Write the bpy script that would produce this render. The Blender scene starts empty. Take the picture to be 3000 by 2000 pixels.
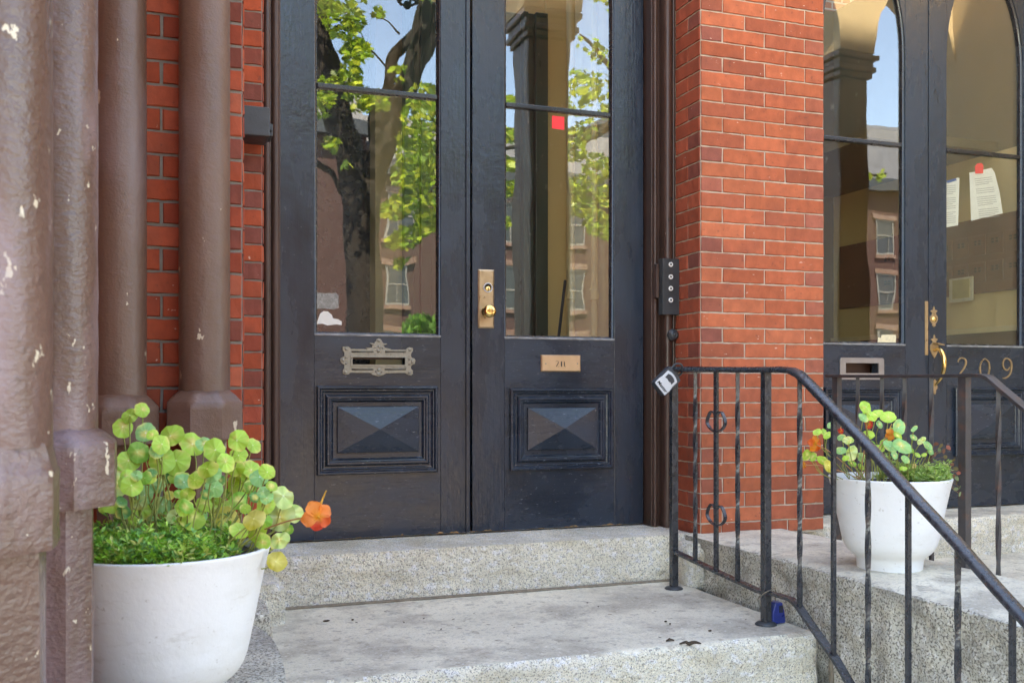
import bpy, bmesh, math, random
from mathutils import Vector, Matrix, noise
from mathutils.geometry import tessellate_polygon
R = math.radians
random.seed(7)
SC = bpy.context.scene
COL = SC.collection
EZ = 1.5                      # eye height above the pavement; heights below are given from eye level

# ------------------------------------------------------------------ camera, sky, sun, exposure
F = 2900.0; CX = 1500.0; HY = 1135.0; TH = R(19.8)
CT, ST = math.cos(TH), math.sin(TH)
cam = bpy.data.objects.new("camera", bpy.data.cameras.new("camera")); COL.objects.link(cam)
cam.location = (0, 0, EZ); cam.rotation_euler = (R(90), 0, -TH)
cam.data.sensor_width = 36; cam.data.lens = 36 * F / 3000; cam.data.shift_y = (HY - 1000) / 3000
cam.data.clip_start = 0.05; cam.data.clip_end = 500
cam.data.dof.use_dof = True; cam.data.dof.focus_distance = 3.7; cam.data.dof.aperture_fstop = 9
SC.camera = cam
W = bpy.data.worlds.new("World"); SC.world = W; W.use_nodes = True
nt = W.node_tree; bgn = nt.nodes["Background"]
sky = nt.nodes.new("ShaderNodeTexSky"); sky.sky_type = 'NISHITA'; sky.sun_disc = False
sky.sun_elevation = R(62); sky.sun_rotation = R(-12); sky.air_density = 1.0; sky.dust_density = 0.2; sky.ozone_density = 1.5; sky.altitude = 1500
nt.links.new(sky.outputs[0], bgn.inputs[0]); bgn.inputs[1].default_value = 0.15
sl = bpy.data.lights.new("sun", 'SUN'); sl.energy = 4.5; sl.angle = R(0.5); sl.color = (1, .95, .86)
so = bpy.data.objects.new("sun", sl); COL.objects.link(so); so.rotation_euler = (R(-28), 0, R(12)); so.location = (0, 0, 20)
SC.view_settings.view_transform = 'Standard'; SC.view_settings.look = 'None'
SC.view_settings.exposure = 3.6; SC.view_settings.gamma = 1.0
SC.view_settings.use_white_balance = True; SC.view_settings.white_balance_temperature = 8800; SC.view_settings.white_balance_tint = 10
SC.cycles.use_denoising = True; SC.cycles.transparent_max_bounces = 16; SC.cycles.max_bounces = 10
SC.cycles.diffuse_bounces = 5; SC.cycles.sample_clamp_indirect = 8

# ------------------------------------------------------------------ helpers
def at(px, py, Y=None, X=None, Z=None):
    """point of the photograph (3000 x 2000) on a plane of the place"""
    u = (px - CX) / F; v = (HY - py) / F
    dx, dy = ST + u * CT, CT - u * ST
    if Y is not None: d = Y / dy
    elif X is not None: d = X / dx
    else: d = Z / v
    return Vector((d * dx, d * dy, d * v))
def atd(px, py, d):
    u = (px - CX) / F; v = (HY - py) / F
    return Vector((d * (ST + u * CT), d * (CT - u * ST), d * v))
def bmn(): return bmesh.new()
def box(bm, x0, x1, y0, y1, z0, z1):
    x0, x1 = sorted((x0, x1)); y0, y1 = sorted((y0, y1)); z0, z1 = sorted((z0, z1))
    v = [bm.verts.new((x, y, z)) for z in (z0, z1) for y in (y0, y1) for x in (x0, x1)]
    for f in ((0, 2, 3, 1), (4, 5, 7, 6), (0, 1, 5, 4), (1, 3, 7, 5), (3, 2, 6, 7), (2, 0, 4, 6)):
        bm.faces.new([v[i] for i in f])
    return v
def tube(bm, pts, r, seg=8, cap=True):
    pts = [Vector(p) for p in pts]; n = len(pts)
    rs = r if isinstance(r, (list, tuple)) else [r] * n
    rings = []; prev = None
    for i, p in enumerate(pts):
        t = (pts[min(i + 1, n - 1)] - pts[max(i - 1, 0)])
        if t.length < 1e-9: t = Vector((0, 0, 1))
        t.normalize()
        if prev is None:
            a = Vector((0, 0, 1)) if abs(t.z) < .9 else Vector((1, 0, 0))
            s = t.cross(a).normalized()
        else:
            s = (prev - t * prev.dot(t)); s = s.normalized() if s.length > 1e-6 else t.orthogonal().normalized()
        prev = s; u = t.cross(s)
        rings.append([bm.verts.new(p + (s * math.cos(2 * math.pi * k / seg) + u * math.sin(2 * math.pi * k / seg)) * rs[i]) for k in range(seg)])
    for a, b in zip(rings, rings[1:]):
        for k in range(seg): bm.faces.new((a[k], a[(k + 1) % seg], b[(k + 1) % seg], b[k]))
    if cap:
        bm.faces.new(rings[0][::-1]); bm.faces.new(rings[-1])
def lathe(bm, prof, c, seg=48, cap_top=False, cap_bot=False):
    rings = [[bm.verts.new((c[0] + r * math.cos(2 * math.pi * k / seg), c[1] + r * math.sin(2 * math.pi * k / seg), c[2] + z)) for k in range(seg)] for r, z in prof]
    for a, b in zip(rings, rings[1:]):
        for k in range(seg): bm.faces.new((a[k], a[(k + 1) % seg], b[(k + 1) % seg], b[k]))
    if cap_bot: bm.faces.new(rings[0][::-1])
    if cap_top: bm.faces.new(rings[-1])
    return rings
def lathe_y(bm, prof, c, seg=32, cap=True):
    """revolve (radius, outward distance) about an axis along -Y"""
    rings = [[bm.verts.new((c[0] + r * math.cos(2 * math.pi * k / seg), c[1] - o, c[2] + r * math.sin(2 * math.pi * k / seg))) for k in range(seg)] for r, o in prof]
    for a, b in zip(rings, rings[1:]):
        for k in range(seg): bm.faces.new((a[k], b[k], b[(k + 1) % seg], a[(k + 1) % seg]))
    if cap: bm.faces.new(rings[-1])
def prism(bm, outer, y0, y1, holes=(), to3=None):
    """flat outline in (x, z), given thickness from y0 (front) to y1"""
    loops = [outer] + list(holes)
    to3 = to3 or (lambda a, b, y: (a, y, b))
    flat = [p for l in loops for p in l]
    tris = tessellate_polygon([[Vector((p[0], p[1], 0)) for p in l] for l in loops])
    va = [bm.verts.new(to3(p[0], p[1], y0)) for p in flat]; vb = [bm.verts.new(to3(p[0], p[1], y1)) for p in flat]
    for t in tris:
        try: bm.faces.new([va[i] for i in t]); bm.faces.new([vb[i] for i in t][::-1])
        except ValueError: pass
    k = 0
    for l in loops:
        n = len(l)
        for i in range(n):
            a, b = k + i, k + (i + 1) % n
            try: bm.faces.new((va[a], va[b], vb[b], vb[a]))
            except ValueError: pass
        k += n
def frame_mould(bm, x0, x1, z0, z1, Y, prof):
    """mitred moulding: prof = (inset from the outer edge, how far proud of Y)"""
    rings = []
    for a, o in prof:
        rings.append([bm.verts.new(p) for p in ((x0 + a, Y - o, z0 + a), (x1 - a, Y - o, z0 + a), (x1 - a, Y - o, z1 - a), (x0 + a, Y - o, z1 - a))])
    for a, b in zip(rings, rings[1:]):
        for k in range(4): bm.faces.new((a[k], a[(k + 1) % 4], b[(k + 1) % 4], b[k]))
    return rings
def blob(bm, c, rx, ry, rz, u=10, v=7):
    m = Matrix.Translation(c) @ Matrix.Diagonal((rx, ry, rz, 1))
    bmesh.ops.create_uvsphere(bm, u_segments=u, v_segments=v, radius=1, matrix=m)
def sweep_yz(bm, X, path, sec):
    """sweep a section (across, up) along a path of (y, z) in the plane x = X"""
    n = len(path); rings = []
    for i, (y, z) in enumerate(path):
        a, b = path[max(i - 1, 0)], path[min(i + 1, n - 1)]
        t = Vector((b[0] - a[0], b[1] - a[1])).normalized(); up = Vector((t.y, -t.x))
        if up.y < 0: up = -up
        rings.append([bm.verts.new((X + s, y + up.x * h, z + up.y * h)) for s, h in sec])
    m = len(sec)
    for a, b in zip(rings, rings[1:]):
        for k in range(m): bm.faces.new((a[k], a[(k + 1) % m], b[(k + 1) % m], b[k]))
    bm.faces.new(rings[0][::-1]); bm.faces.new(rings[-1])
def twist_bar(bm, x, y, z0, z1, w, turns=1.25, base=0.0, straight=.06):
    n = 44 if turns else 2; h = w / 2 * math.sqrt(2); rings = []
    for i in range(n + 1):
        z = z0 + (z1 - z0) * i / n
        t = min(1, max(0, (z - z0 - straight) / max(1e-6, (z1 - z0 - 2 * straight))))
        a = base + t * turns * 2 * math.pi
        rings.append([bm.verts.new((x + h * math.cos(a + math.pi / 4 + k * math.pi / 2), y + h * math.sin(a + math.pi / 4 + k * math.pi / 2), z)) for k in range(4)])
    for a, b in zip(rings, rings[1:]):
        for k in range(4): bm.faces.new((a[k], a[(k + 1) % 4], b[(k + 1) % 4], b[k]))
    bm.faces.new(rings[0][::-1]); bm.faces.new(rings[-1])
def stone(bm, x0, x1, y0, y1, z0, z1, res=.02, side=.006, top=.0015, rnd=.006, freq=14, seed=0, skip=()):
    """a hewn block: every face is a grid pushed about by noise, the arrises rounded by wear"""
    X, Y, Z = (x0, x1), (y0, y1), (z0, z1); sz = (x1 - x0, y1 - y0, z1 - z0)
    n = [max(2, min(160, int(s / res))) for s in sz]
    def lin(a, b, k, m): return a + (b - a) * k / m
    grid = []
    for ax in range(3):
        b_, c_ = [i for i in range(3) if i != ax]
        for sgn in (0, 1):
            if (ax, sgn) in skip: continue
            vs = [[None] * (n[c_] + 1) for _ in range(n[b_] + 1)]
            for i in range(n[b_] + 1):
                for j in range(n[c_] + 1):
                    p = [0, 0, 0]; p[ax] = (X, Y, Z)[ax][sgn]
                    p[b_] = lin(*(X, Y, Z)[b_], i, n[b_]); p[c_] = lin(*(X, Y, Z)[c_], j, n[c_])
                    vs[i][j] = bm.verts.new(p)
            for i in range(n[b_]):
                for j in range(n[c_]):
                    bm.faces.new((vs[i][j], vs[i + 1][j], vs[i + 1][j + 1], vs[i][j + 1]))
            grid += [v for r in vs for v in r]
    for v in grid:
        p = v.co.copy(); q = p * freq + Vector((seed * 7.3, seed * 3.1, 0))
        d = Vector((0, 0, 0)); on = 0
        for ax in range(3):
            for sgn in (0, 1):
                if abs(p[ax] - (X, Y, Z)[ax][sgn]) < 1e-7:
                    on += 1; amp = top if ax == 2 else side
                    e = Vector((0, 0, 0)); e[ax] = 1 if sgn else -1
                    k = noise.noise(q) * .6 + noise.noise(q * 2.3) * .4 + noise.noise(q * 5.1) * .2
                    d += e * amp * k
        if on > 1:
            c = Vector(((x0 + x1) / 2, (y0 + y1) / 2, (z0 + z1) / 2))
            for ax in range(3):
                for sgn in (0, 1):
                    if abs(p[ax] - (X, Y, Z)[ax][sgn]) < 1e-7: d[ax] -= (1 if sgn else -1) * rnd * (.75 + .5 * noise.noise(q * 1.7))
        v.co = p + d
    bmesh.ops.remove_doubles(bm, verts=grid, dist=1e-5)

def link(name, bm, mat, parent=None, smooth=False, bevel=0, label=None, cat=None, group=None, kind=None, segs=2):
    """one mesh object; parts sit under their thing and share its origin"""
    bmesh.ops.recalc_face_normals(bm, faces=bm.faces)
    if parent is None:
        xs = [v.co for v in bm.verts]
        o = Vector(((min(v.x for v in xs) + max(v.x for v in xs)) / 2, (min(v.y for v in xs) + max(v.y for v in xs)) / 2, min(v.z for v in xs)))
    else:
        o = Vector(parent["_o"])
    for v in bm.verts: v.co -= o
    me = bpy.data.meshes.new(name); bm.to_mesh(me); bm.free()
    for m in (mat if isinstance(mat, (list, tuple)) else [mat]): me.materials.append(m)
    if smooth:
        for p in me.polygons: p.use_smooth = True
    ob = bpy.data.objects.new(name, me); COL.objects.link(ob)
    ob["_o"] = o
    if parent is None: ob.location = (o.x, o.y, o.z + EZ)
    else: ob.parent = parent
    if bevel:
        b = ob.modifiers.new("bevel", 'BEVEL'); b.width = bevel; b.segments = segs; b.limit_method = 'ANGLE'; b.angle_limit = R(40)
    if label: ob["label"] = label
    if cat: ob["category"] = cat
    if group: ob["group"] = group
    if kind: ob["kind"] = kind
    return ob
def thing(name, label, cat, loc, group=None, kind=None):
    o = bpy.data.objects.new(name, None); COL.objects.link(o); o.empty_display_size = .05
    o.location = (loc[0], loc[1], loc[2] + EZ); o["_o"] = Vector(loc)
    o["label"] = label; o["category"] = cat
    if group: o["group"] = group
    if kind: o["kind"] = kind
    return o
def autosmooth(ob, ang=35):
    for p in ob.data.polygons: p.use_smooth = True
    try: ob.data.set_sharp_from_angle(angle=R(ang))
    except Exception: pass
    return ob
def text_mesh(txt, size, depth, name):
    cu = bpy.data.curves.new(name, 'FONT'); cu.body = txt; cu.size = size; cu.extrude = depth; cu.shear = .25; cu.offset = size * .018
    ob = bpy.data.objects.new(name, cu); COL.objects.link(ob)
    dg = bpy.context.evaluated_depsgraph_get(); me = bpy.data.meshes.new_from_object(ob.evaluated_get(dg))
    bpy.data.objects.remove(ob); bm = bmn(); bm.from_mesh(me); bpy.data.meshes.remove(me); bpy.data.curves.remove(cu)
    return bm
def stroke(bm, pts, ws, y0, y1):
    """a brush-like numeral stroke: centre line in (x, z) with widths"""
    n = len(pts); L = []; Rr = []
    for i, p in enumerate(pts):
        a, b = pts[max(i - 1, 0)], pts[min(i + 1, n - 1)]
        t = Vector((b[0] - a[0], b[1] - a[1])).normalized(); q = Vector((-t.y, t.x)) * ws[i] / 2
        L.append((p[0] + q.x, p[1] + q.y)); Rr.append((p[0] - q.x, p[1] - q.y))
    for i in range(n - 1):
        quad = (L[i], L[i + 1], Rr[i + 1], Rr[i])
        a = [bm.verts.new((x, y0, z)) for x, z in quad]; b = [bm.verts.new((x, y1, z)) for x, z in quad]
        bm.faces.new(a); bm.faces.new(b[::-1])
        for k in range(4): bm.faces.new((a[k], a[(k + 1) % 4], b[(k + 1) % 4], b[k]))
def smoothpath(pts, sub=6):
    """Catmull-Rom through 2-D or 3-D points"""
    P = [Vector(p) for p in pts]; out = []
    for i in range(len(P) - 1):
        p0, p1, p2, p3 = P[max(i - 1, 0)], P[i], P[i + 1], P[min(i + 2, len(P) - 1)]
        for k in range(sub):
            t = k / sub
            out.append(.5 * ((2 * p1) + (p2 - p0) * t + (2 * p0 - 5 * p1 + 4 * p2 - p3) * t * t + (3 * p1 - p0 - 3 * p2 + p3) * t ** 3))
    out.append(P[-1]); return out

# ------------------------------------------------------------------ materials
def node(m, t, **k):
    n = m.node_tree.nodes.new(t)
    for a, b in k.items(): setattr(n, a, b)
    return n
def surf(name, base, var=.12, vscale=(6, 6, 6), rough=.5, rvar=.1, metal=0, bumps=(), spots=(), attr=False, spec=.5, coat=0, transl=0, detail=6):
    m = bpy.data.materials.new(name); m.use_nodes = True; T = m.node_tree; L = T.links.new
    P = T.nodes["Principled BSDF"]; geo = node(m, "ShaderNodeNewGeometry")
    def nz(scale, det=detail, dist=0.0, r=.55):
        mp = node(m, "ShaderNodeMapping"); mp.inputs[3].default_value = scale if isinstance(scale, (tuple, list)) else (scale,) * 3
        L(geo.outputs["Position"], mp.inputs[0]); n = node(m, "ShaderNodeTexNoise"); n.inputs["Scale"].default_value = 1
        n.inputs["Detail"].default_value = det; n.inputs["Roughness"].default_value = r; n.inputs["Distortion"].default_value = dist
        L(mp.outputs[0], n.inputs["Vector"]); return n
    if attr:
        a = node(m, "ShaderNodeAttribute"); a.attribute_name = "Col"; src = a.outputs["Color"]
    else:
        c = node(m, "ShaderNodeRGB"); c.outputs[0].default_value = (*base, 1); src = c.outputs[0]
    v = nz(vscale)
    mr = node(m, "ShaderNodeMapRange"); mr.inputs[1].default_value = .3; mr.inputs[2].default_value = .7
    mr.inputs[3].default_value = 1 - var; mr.inputs[4].default_value = 1 + var; L(v.outputs[0], mr.inputs[0])
    mx = node(m, "ShaderNodeVectorMath", operation='SCALE'); L(src, mx.inputs[0]); L(mr.outputs[0], mx.inputs[3]); src = mx.outputs[0]
    for sc, lo, hi, colr, amt in spots:
        s = nz(sc, 4, r=.6); rp = node(m, "ShaderNodeMapRange"); rp.inputs[1].default_value = lo; rp.inputs[2].default_value = hi
        rp.inputs[3].default_value = 0; rp.inputs[4].default_value = amt; L(s.outputs[0], rp.inputs[0])
        mi = node(m, "ShaderNodeMix", data_type='RGBA'); L(rp.outputs[0], mi.inputs[0]); L(src, mi.inputs[6]); mi.inputs[7].default_value = (*colr, 1); src = mi.outputs[2]
    L(src, P.inputs["Base Color"])
    P.inputs["Metallic"].default_value = metal; P.inputs["Specular IOR Level"].default_value = spec
    P.inputs["Coat Weight"].default_value = coat; P.inputs["Coat Roughness"].default_value = .15
    rr = node(m, "ShaderNodeMapRange"); rr.inputs[1].default_value = .3; rr.inputs[2].default_value = .7
    rr.inputs[3].default_value = max(.02, rough - rvar); rr.inputs[4].default_value = min(1, rough + rvar); L(v.outputs[0], rr.inputs[0]); L(rr.outputs[0], P.inputs["Roughness"])
    last = None
    for sc, st, dist, kind in bumps:
        if kind == 'v':
            mp = node(m, "ShaderNodeMapping"); mp.inputs[3].default_value = sc if isinstance(sc, (tuple, list)) else (sc,) * 3
            L(geo.outputs["Position"], mp.inputs[0]); h = node(m, "ShaderNodeTexVoronoi"); h.inputs["Scale"].default_value = 1; L(mp.outputs[0], h.inputs["Vector"]); out = h.outputs[0]
        else: out = nz(sc, 5).outputs[0]
        b = node(m, "ShaderNodeBump"); b.inputs["Strength"].default_value = st; b.inputs["Distance"].default_value = dist
        L(out, b.inputs["Height"])
        if last: L(last, b.inputs["Normal"])
        last = b.outputs[0]
    if last: L(last, P.inputs["Normal"]); 
    if transl:
        tr = node(m, "ShaderNodeBsdfTranslucent"); L(src, tr.inputs[0]); ms = node(m, "ShaderNodeMixShader"); ms.inputs[0].default_value = transl
        L(P.outputs[0], ms.inputs[1]); L(tr.outputs[0], ms.inputs[2]); L(ms.outputs[0], T.nodes["Material Output"].inputs[0])
    return m
M = {}
M['door'] = surf("navy_black_paint", (.014, .024, .040), .3, (9, 9, 3), .27, .09, bumps=[((90, 90, 5), .4, .002, 'n'), ((16, 16, 12), .45, .004, 'n'), ((40, 40, 40), .3, .003, 'n')], spots=[((60, 60, 110), .66, .70, (.16, .18, .2), .35)], spec=.55)
M['doorh'] = surf("navy_black_paint_cross_grain", (.014, .024, .040), .3, (4, 9, 9), .27, .09, bumps=[((6, 90, 100), .45, .002, 'n'), ((14, 14, 16), .4, .004, 'n'), ((40, 40, 40), .3, .003, 'n')], spots=[((40, 60, 170), .64, .68, (.24, .27, .31), .45)], spec=.55)
M['bead_glint'] = surf("painted_glint_edge", (.20, .21, .22), .5, (20, 20, 60), .2, .08, bumps=[((60, 60, 90), .4, .002, 'n')], spec=.8)  # paler than the door paint: the bead's sky glint put into colour
M['blackwood'] = surf("glossy_black_trim", (.014, .015, .018), .2, 20, .25, .08, bumps=[((60, 60, 60), .2, .001, 'n')], spec=.6)
M['stone_b'] = surf("painted_brownstone", (.150, .084, .059), .2, (6, 6, 2.5), .38, .08, bumps=[((50, 50, 60), .5, .004, 'n'), ((9, 9, 4), .25, .006, 'n'), ((170, 170, 170), .4, .002, 'n')], spots=[((16, 16, 10), .665, .672, (.62, .52, .38), .9), ((3, 3, 2), .5, .7, (.21, .15, .15), .5)], spec=.55)
M['stone_b2'] = surf("painted_brownstone_flaking", (.125, .066, .048), .25, (6, 6, 2), .33, .1, bumps=[((26, 26, 44), .35, .005, 'n'), ((70, 70, 110), .6, .004, 'n'), ((170, 170, 170), .3, .002, 'n')], spots=[((34, 34, 22), .645, .652, (.62, .52, .38), .9), ((5, 5, 1.6), .46, .58, (.25, .172, .185), .62), ((60, 60, 60), .60, .66, (.08, .045, .035), .5)], spec=.55)
M['frame'] = surf("brown_painted_frame", (.060, .030, .022), .25, (10, 10, 4), .4, .1, bumps=[((120, 120, 14), .4, .002, 'n')], spots=[((40, 40, 26), .74, .76, (.55, .45, .33), .8)], spec=.5)
M['brick'] = surf("red_brick", (.4, .1, .05), .16, 26, .78, .08, bumps=[((120, 120, 120), .45, .0015, 'n'), ((28, 28, 28), .4, .003, 'n')], attr=True, spots=[((3.5, 3.5, 5), .52, .68, (.24, .075, .05), .45), ((45, 45, 60), .62, .70, (.16, .06, .045), .6), ((34, 34, 60), .71, .72, (.75, .62, .52), .6)], spec=.15)
M['mortar_w'] = surf("cream_mortar", (.50, .42, .33), .15, 40, .9, .05, bumps=[(150, .5, .002, 'n')])
M['mortar_g'] = surf("grey_mortar", (.22, .195, .165), .2, 40, .9, .05, bumps=[(150, .5, .002, 'n')])
M['granite'] = surf("rock_faced_granite", (.78, .73, .60), .14, (5, 5, 7), .8, .1, bumps=[((40, 40, 40), .9, .016, 'n'), ((120, 120, 120), .9, .008, 'n'), (260, .5, .003, 'n')], spots=[((30, 30, 40), .53, .62, (.84, .83, .82), .8), ((4, 4, 14), .50, .64, (.56, .49, .34), .55), ((210, 210, 210), .53, .60, (.11, .105, .10), .65), ((80, 80, 80), .60, .66, (.26, .25, .23), .5)], spec=.3)
M['granite_s'] = surf("worn_granite_top", (.65, .60, .48), .12, (3, 3, 3), .75, .1, bumps=[((70, 70, 70), .3, .002, 'n'), ((14, 14, 14), .3, .004, 'n')], spots=[((5, 5, 5), .48, .62, (.36, .32, .26), .7), ((17, 17, 17), .60, .66, (.22, .19, .15), .5), ((38, 38, 38), .56, .66, (.30, .28, .25), .5), ((140, 140, 140), .56, .63, (.14, .13, .12), .5), ((70, 70, 70), .58, .66, (.76, .73, .68), .6)], spec=.3)
M['granite_d'] = surf("weathered_granite_side", (.54, .50, .41), .2, (5, 5, 7), .85, .08, bumps=[((45, 45, 45), .8, .010, 'n'), ((120, 120, 120), .8, .005, 'n'), (260, .4, .002, 'n')], spots=[((75, 75, 60), .54, .61, (.72, .69, .63), .75), ((150, 150, 150), .51, .58, (.07, .06, .05), .78), ((3.5, 3.5, 6), .5, .65, (.20, .185, .16), .5)], spec=.3)
M['iron'] = surf("black_painted_iron", (.024, .027, .033), .3, 30, .27, .1, bumps=[((60, 60, 60), .6, .004, 'n'), (180, .4, .0015, 'n')], spots=[((25, 25, 40), .68, .71, (.10, .05, .03), .5)], spec=.7)
M['iron_r'] = surf("rusty_brown_iron", (.042, .036, .037), .3, 30, .5, .1, bumps=[((110, 110, 110), .6, .002, 'n')], spots=[((25, 25, 25), .55, .7, (.12, .045, .025), .6)], spec=.5)
M['pot'] = surf("white_planter", (.77, .77, .76), .03, (5, 5, 3), .5, .05, bumps=[((40, 40, 40), .25, .004, 'n'), ((160, 160, 90), .2, .0015, 'n')], spots=[((60, 60, 60), .66, .70, (.42, .38, .33), .5), ((4, 4, 9), .50, .66, (.62, .60, .55), .4), ((14, 14, 50), .62, .72, (.50, .46, .40), .35)])
M['soil'] = surf("dark_potting_soil", (.025, .018, .014), .5, 80, .9, .05, bumps=[((90, 90, 90), 1, .01, 'n')])
M['leaf'] = surf("nasturtium_leaf", (0, 0, 0), .10, (40, 40, 40), .5, .06, attr=True, transl=.25, bumps=[((90, 90, 90), .2, .002, 'n')], spec=.35)
M['stem'] = surf("plant_stem", (.28, .30, .07), .3, 30, .5, .05, transl=.1)
M['cover'] = surf("ground_cover_leaf", (0, 0, 0), .2, 60, .5, .05, attr=True, transl=.25)
M['petal'] = surf("orange_petal", (0, 0, 0), .12, 50, .5, .05, attr=True, transl=.3)
M['brass'] = surf("aged_brass", (.46, .34, .21), .12, 40, .34, .1, metal=.85, bumps=[((200, 200, 200), .15, .0006, 'n')])
M['brass_b'] = surf("polished_brass", (.80, .55, .22), .06, 30, .20, .05, metal=1, bumps=[((200, 200, 200), .08, .0004, 'n')])
M['copper'] = surf("copper_plate", (.64, .43, .26), .06, 30, .38, .06, metal=.7)
M['pewter'] = surf("weathered_pewter", (.27, .25, .20), .2, 60, .45, .1, metal=.35, bumps=[((150, 150, 150), .5, .002, 'n')], spots=[((60, 60, 60), .6, .66, (.10, .09, .07), .5)])
M['slate'] = surf("dark_grey_metal", (.045, .050, .055), .25, 20, .42, .1, metal=.2, bumps=[((80, 80, 80), .3, .002, 'n')], spots=[((40, 40, 60), .68, .72, (.2, .2, .2), .5)])
M['silver'] = surf("light_grey_plastic", (.56, .58, .61), .04, 50, .35, .05)
M['charcoal'] = surf("charcoal_plastic", (.045, .05, .06), .1, 50, .4, .05)
M['blue'] = surf("blue_plastic", (.012, .03, .19), .15, 50, .35, .08, spots=[((70, 70, 70), .66, .70, (.08, .1, .25), .5)])
M['white'] = surf("white_paint", (.75, .75, .73), .05, 40, .5, .05)
M['dimwhite'] = surf("dim_cream_paint", (.18, .175, .165), .05, 40, .5, .05)
M['ink'] = surf("black_ink", (.012, .012, .012), .1, 40, .6, .05)
M['tan'] = surf("tan_wall_paint", (.78, .56, .26), .07, (2, 2, 1.2), .55, .06, bumps=[(60, .2, .002, 'n')])
M['barewood'] = surf("bare_weathered_wood", (.34, .20, .09), .3, (40, 10, 90), .8, .05)
M['tan_shaded'] = surf("shaded_tan_wall_paint", (.15, .115, .055), .1, 3, .6, .06)  # darker tan, the dimness of the upper vestibules put into the colour
M['khaki'] = surf("khaki_wall_paint", (.36, .30, .16), .08, 3, .6, .06)
M['tan_lightened'] = surf("lightened_tan_paint", (.80, .62, .33), .05, 12, .4, .05)  # tan lightened to make up for weak light on right wall and pipes
M['green'] = surf("dark_green_paint", (.055, .085, .065), .2, (12, 12, 3), .35, .08, bumps=[((60, 60, 8), .2, .002, 'n')])
M['darkwood'] = surf("dark_brown_wood", (.055, .022, .014), .3, (4, 4, 30), .4, .08)
M['mailwood'] = surf("brown_mailbox_metal", (.16, .062, .032), .15, (4, 4, 10), .45, .08)
M['red'] = surf("red_sticker", (.85, .03, .04), .05, 40, .4, .05)
M['paper'] = surf("white_paper", (.72, .71, .66), .05, 30, .7, .05)
M['papery'] = surf("yellowed_paper", (.70, .62, .42), .12, 60, .7, .05, spots=[((90, 90, 160), .6, .66, (.3, .24, .16), .6)])
M['papergrey'] = surf("faded_grey_paper", (.24, .23, .21), .3, 60, .7, .05, spots=[((120, 60, 120), .55, .62, (.4, .39, .36), .7)])
M['bark'] = surf("tree_bark", (.016, .012, .010), .35, (8, 8, 3), .9, .05, bumps=[((18, 18, 5), 1, .03, 'n')])
M['tleaf'] = surf("maple_leaf", (0, 0, 0), .15, 8, .45, .05, attr=True, transl=.45)
M['asphalt'] = surf("asphalt", (.05, .05, .052), .2, 3, .85, .05, bumps=[(90, .5, .01, 'n')])
M['pavement'] = surf("pavement", (.16, .14, .125), .15, 2, .85, .05, bumps=[(60, .3, .005, 'n')])
M['slateroof'] = surf("slate_roof", (.10, .105, .12), .2, 3, .6, .05)
M['dirt'] = surf("dry_leaf_litter", (.05, .035, .022), .4, 80, .9, .05)
M['gasket'] = surf("caulk_line", (.20, .165, .12), .3, 60, .9, .05)
M['intwall'] = surf("bounce_fill_porch_paint", (.62, .49, .30), .08, 3, .8, .05)  # porch tan lightened to bounce warm fill into the door recess
def glass_mat():
    m = bpy.data.materials.new("door_glass"); m.use_nodes = True; T = m.node_tree; T.nodes.remove(T.nodes["Principled BSDF"])
    tr = node(m, "ShaderNodeBsdfTransparent"); tr.inputs[0].default_value = (.93, .95, .93, 1)
    gl = node(m, "ShaderNodeBsdfGlossy"); gl.inputs["Roughness"].default_value = .004; gl.inputs[0].default_value = (.92, .95, 1, 1)
    geo = node(m, "ShaderNodeNewGeometry"); mp = node(m, "ShaderNodeMapping"); mp.inputs[3].default_value = (3.2, 3.2, 1.6); T.links.new(geo.outputs["Position"], mp.inputs[0])
    n = node(m, "ShaderNodeTexNoise"); n.inputs["Scale"].default_value = 1; n.inputs["Detail"].default_value = 2; T.links.new(mp.outputs[0], n.inputs["Vector"])
    b = node(m, "ShaderNodeBump"); b.inputs["Strength"].default_value = .12; b.inputs["Distance"].default_value = .01; T.links.new(n.outputs[0], b.inputs["Height"]); T.links.new(b.outputs[0], gl.inputs["Normal"])
    lw = node(m, "ShaderNodeLayerWeight"); lw.inputs[0].default_value = .5
    fr = node(m, "ShaderNodeMath", operation='POWER'); T.links.new(lw.outputs["Facing"], fr.inputs[0]); fr.inputs[1].default_value = 4.0
    mr = node(m, "ShaderNodeMapRange"); mr.inputs[1].default_value = 0; mr.inputs[2].default_value = 1; mr.inputs[3].default_value = .08; mr.inputs[4].default_value = 1
    T.links.new(fr.outputs[0], mr.inputs[0])
    ms = node(m, "ShaderNodeMixShader"); T.links.new(mr.outputs[0], ms.inputs[0]); T.links.new(tr.outputs[0], ms.inputs[1]); T.links.new(gl.outputs[0], ms.inputs[2])
    T.links.new(ms.outputs[0], T.nodes["Material Output"].inputs[0]); return m
M['glass'] = glass_mat()
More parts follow.
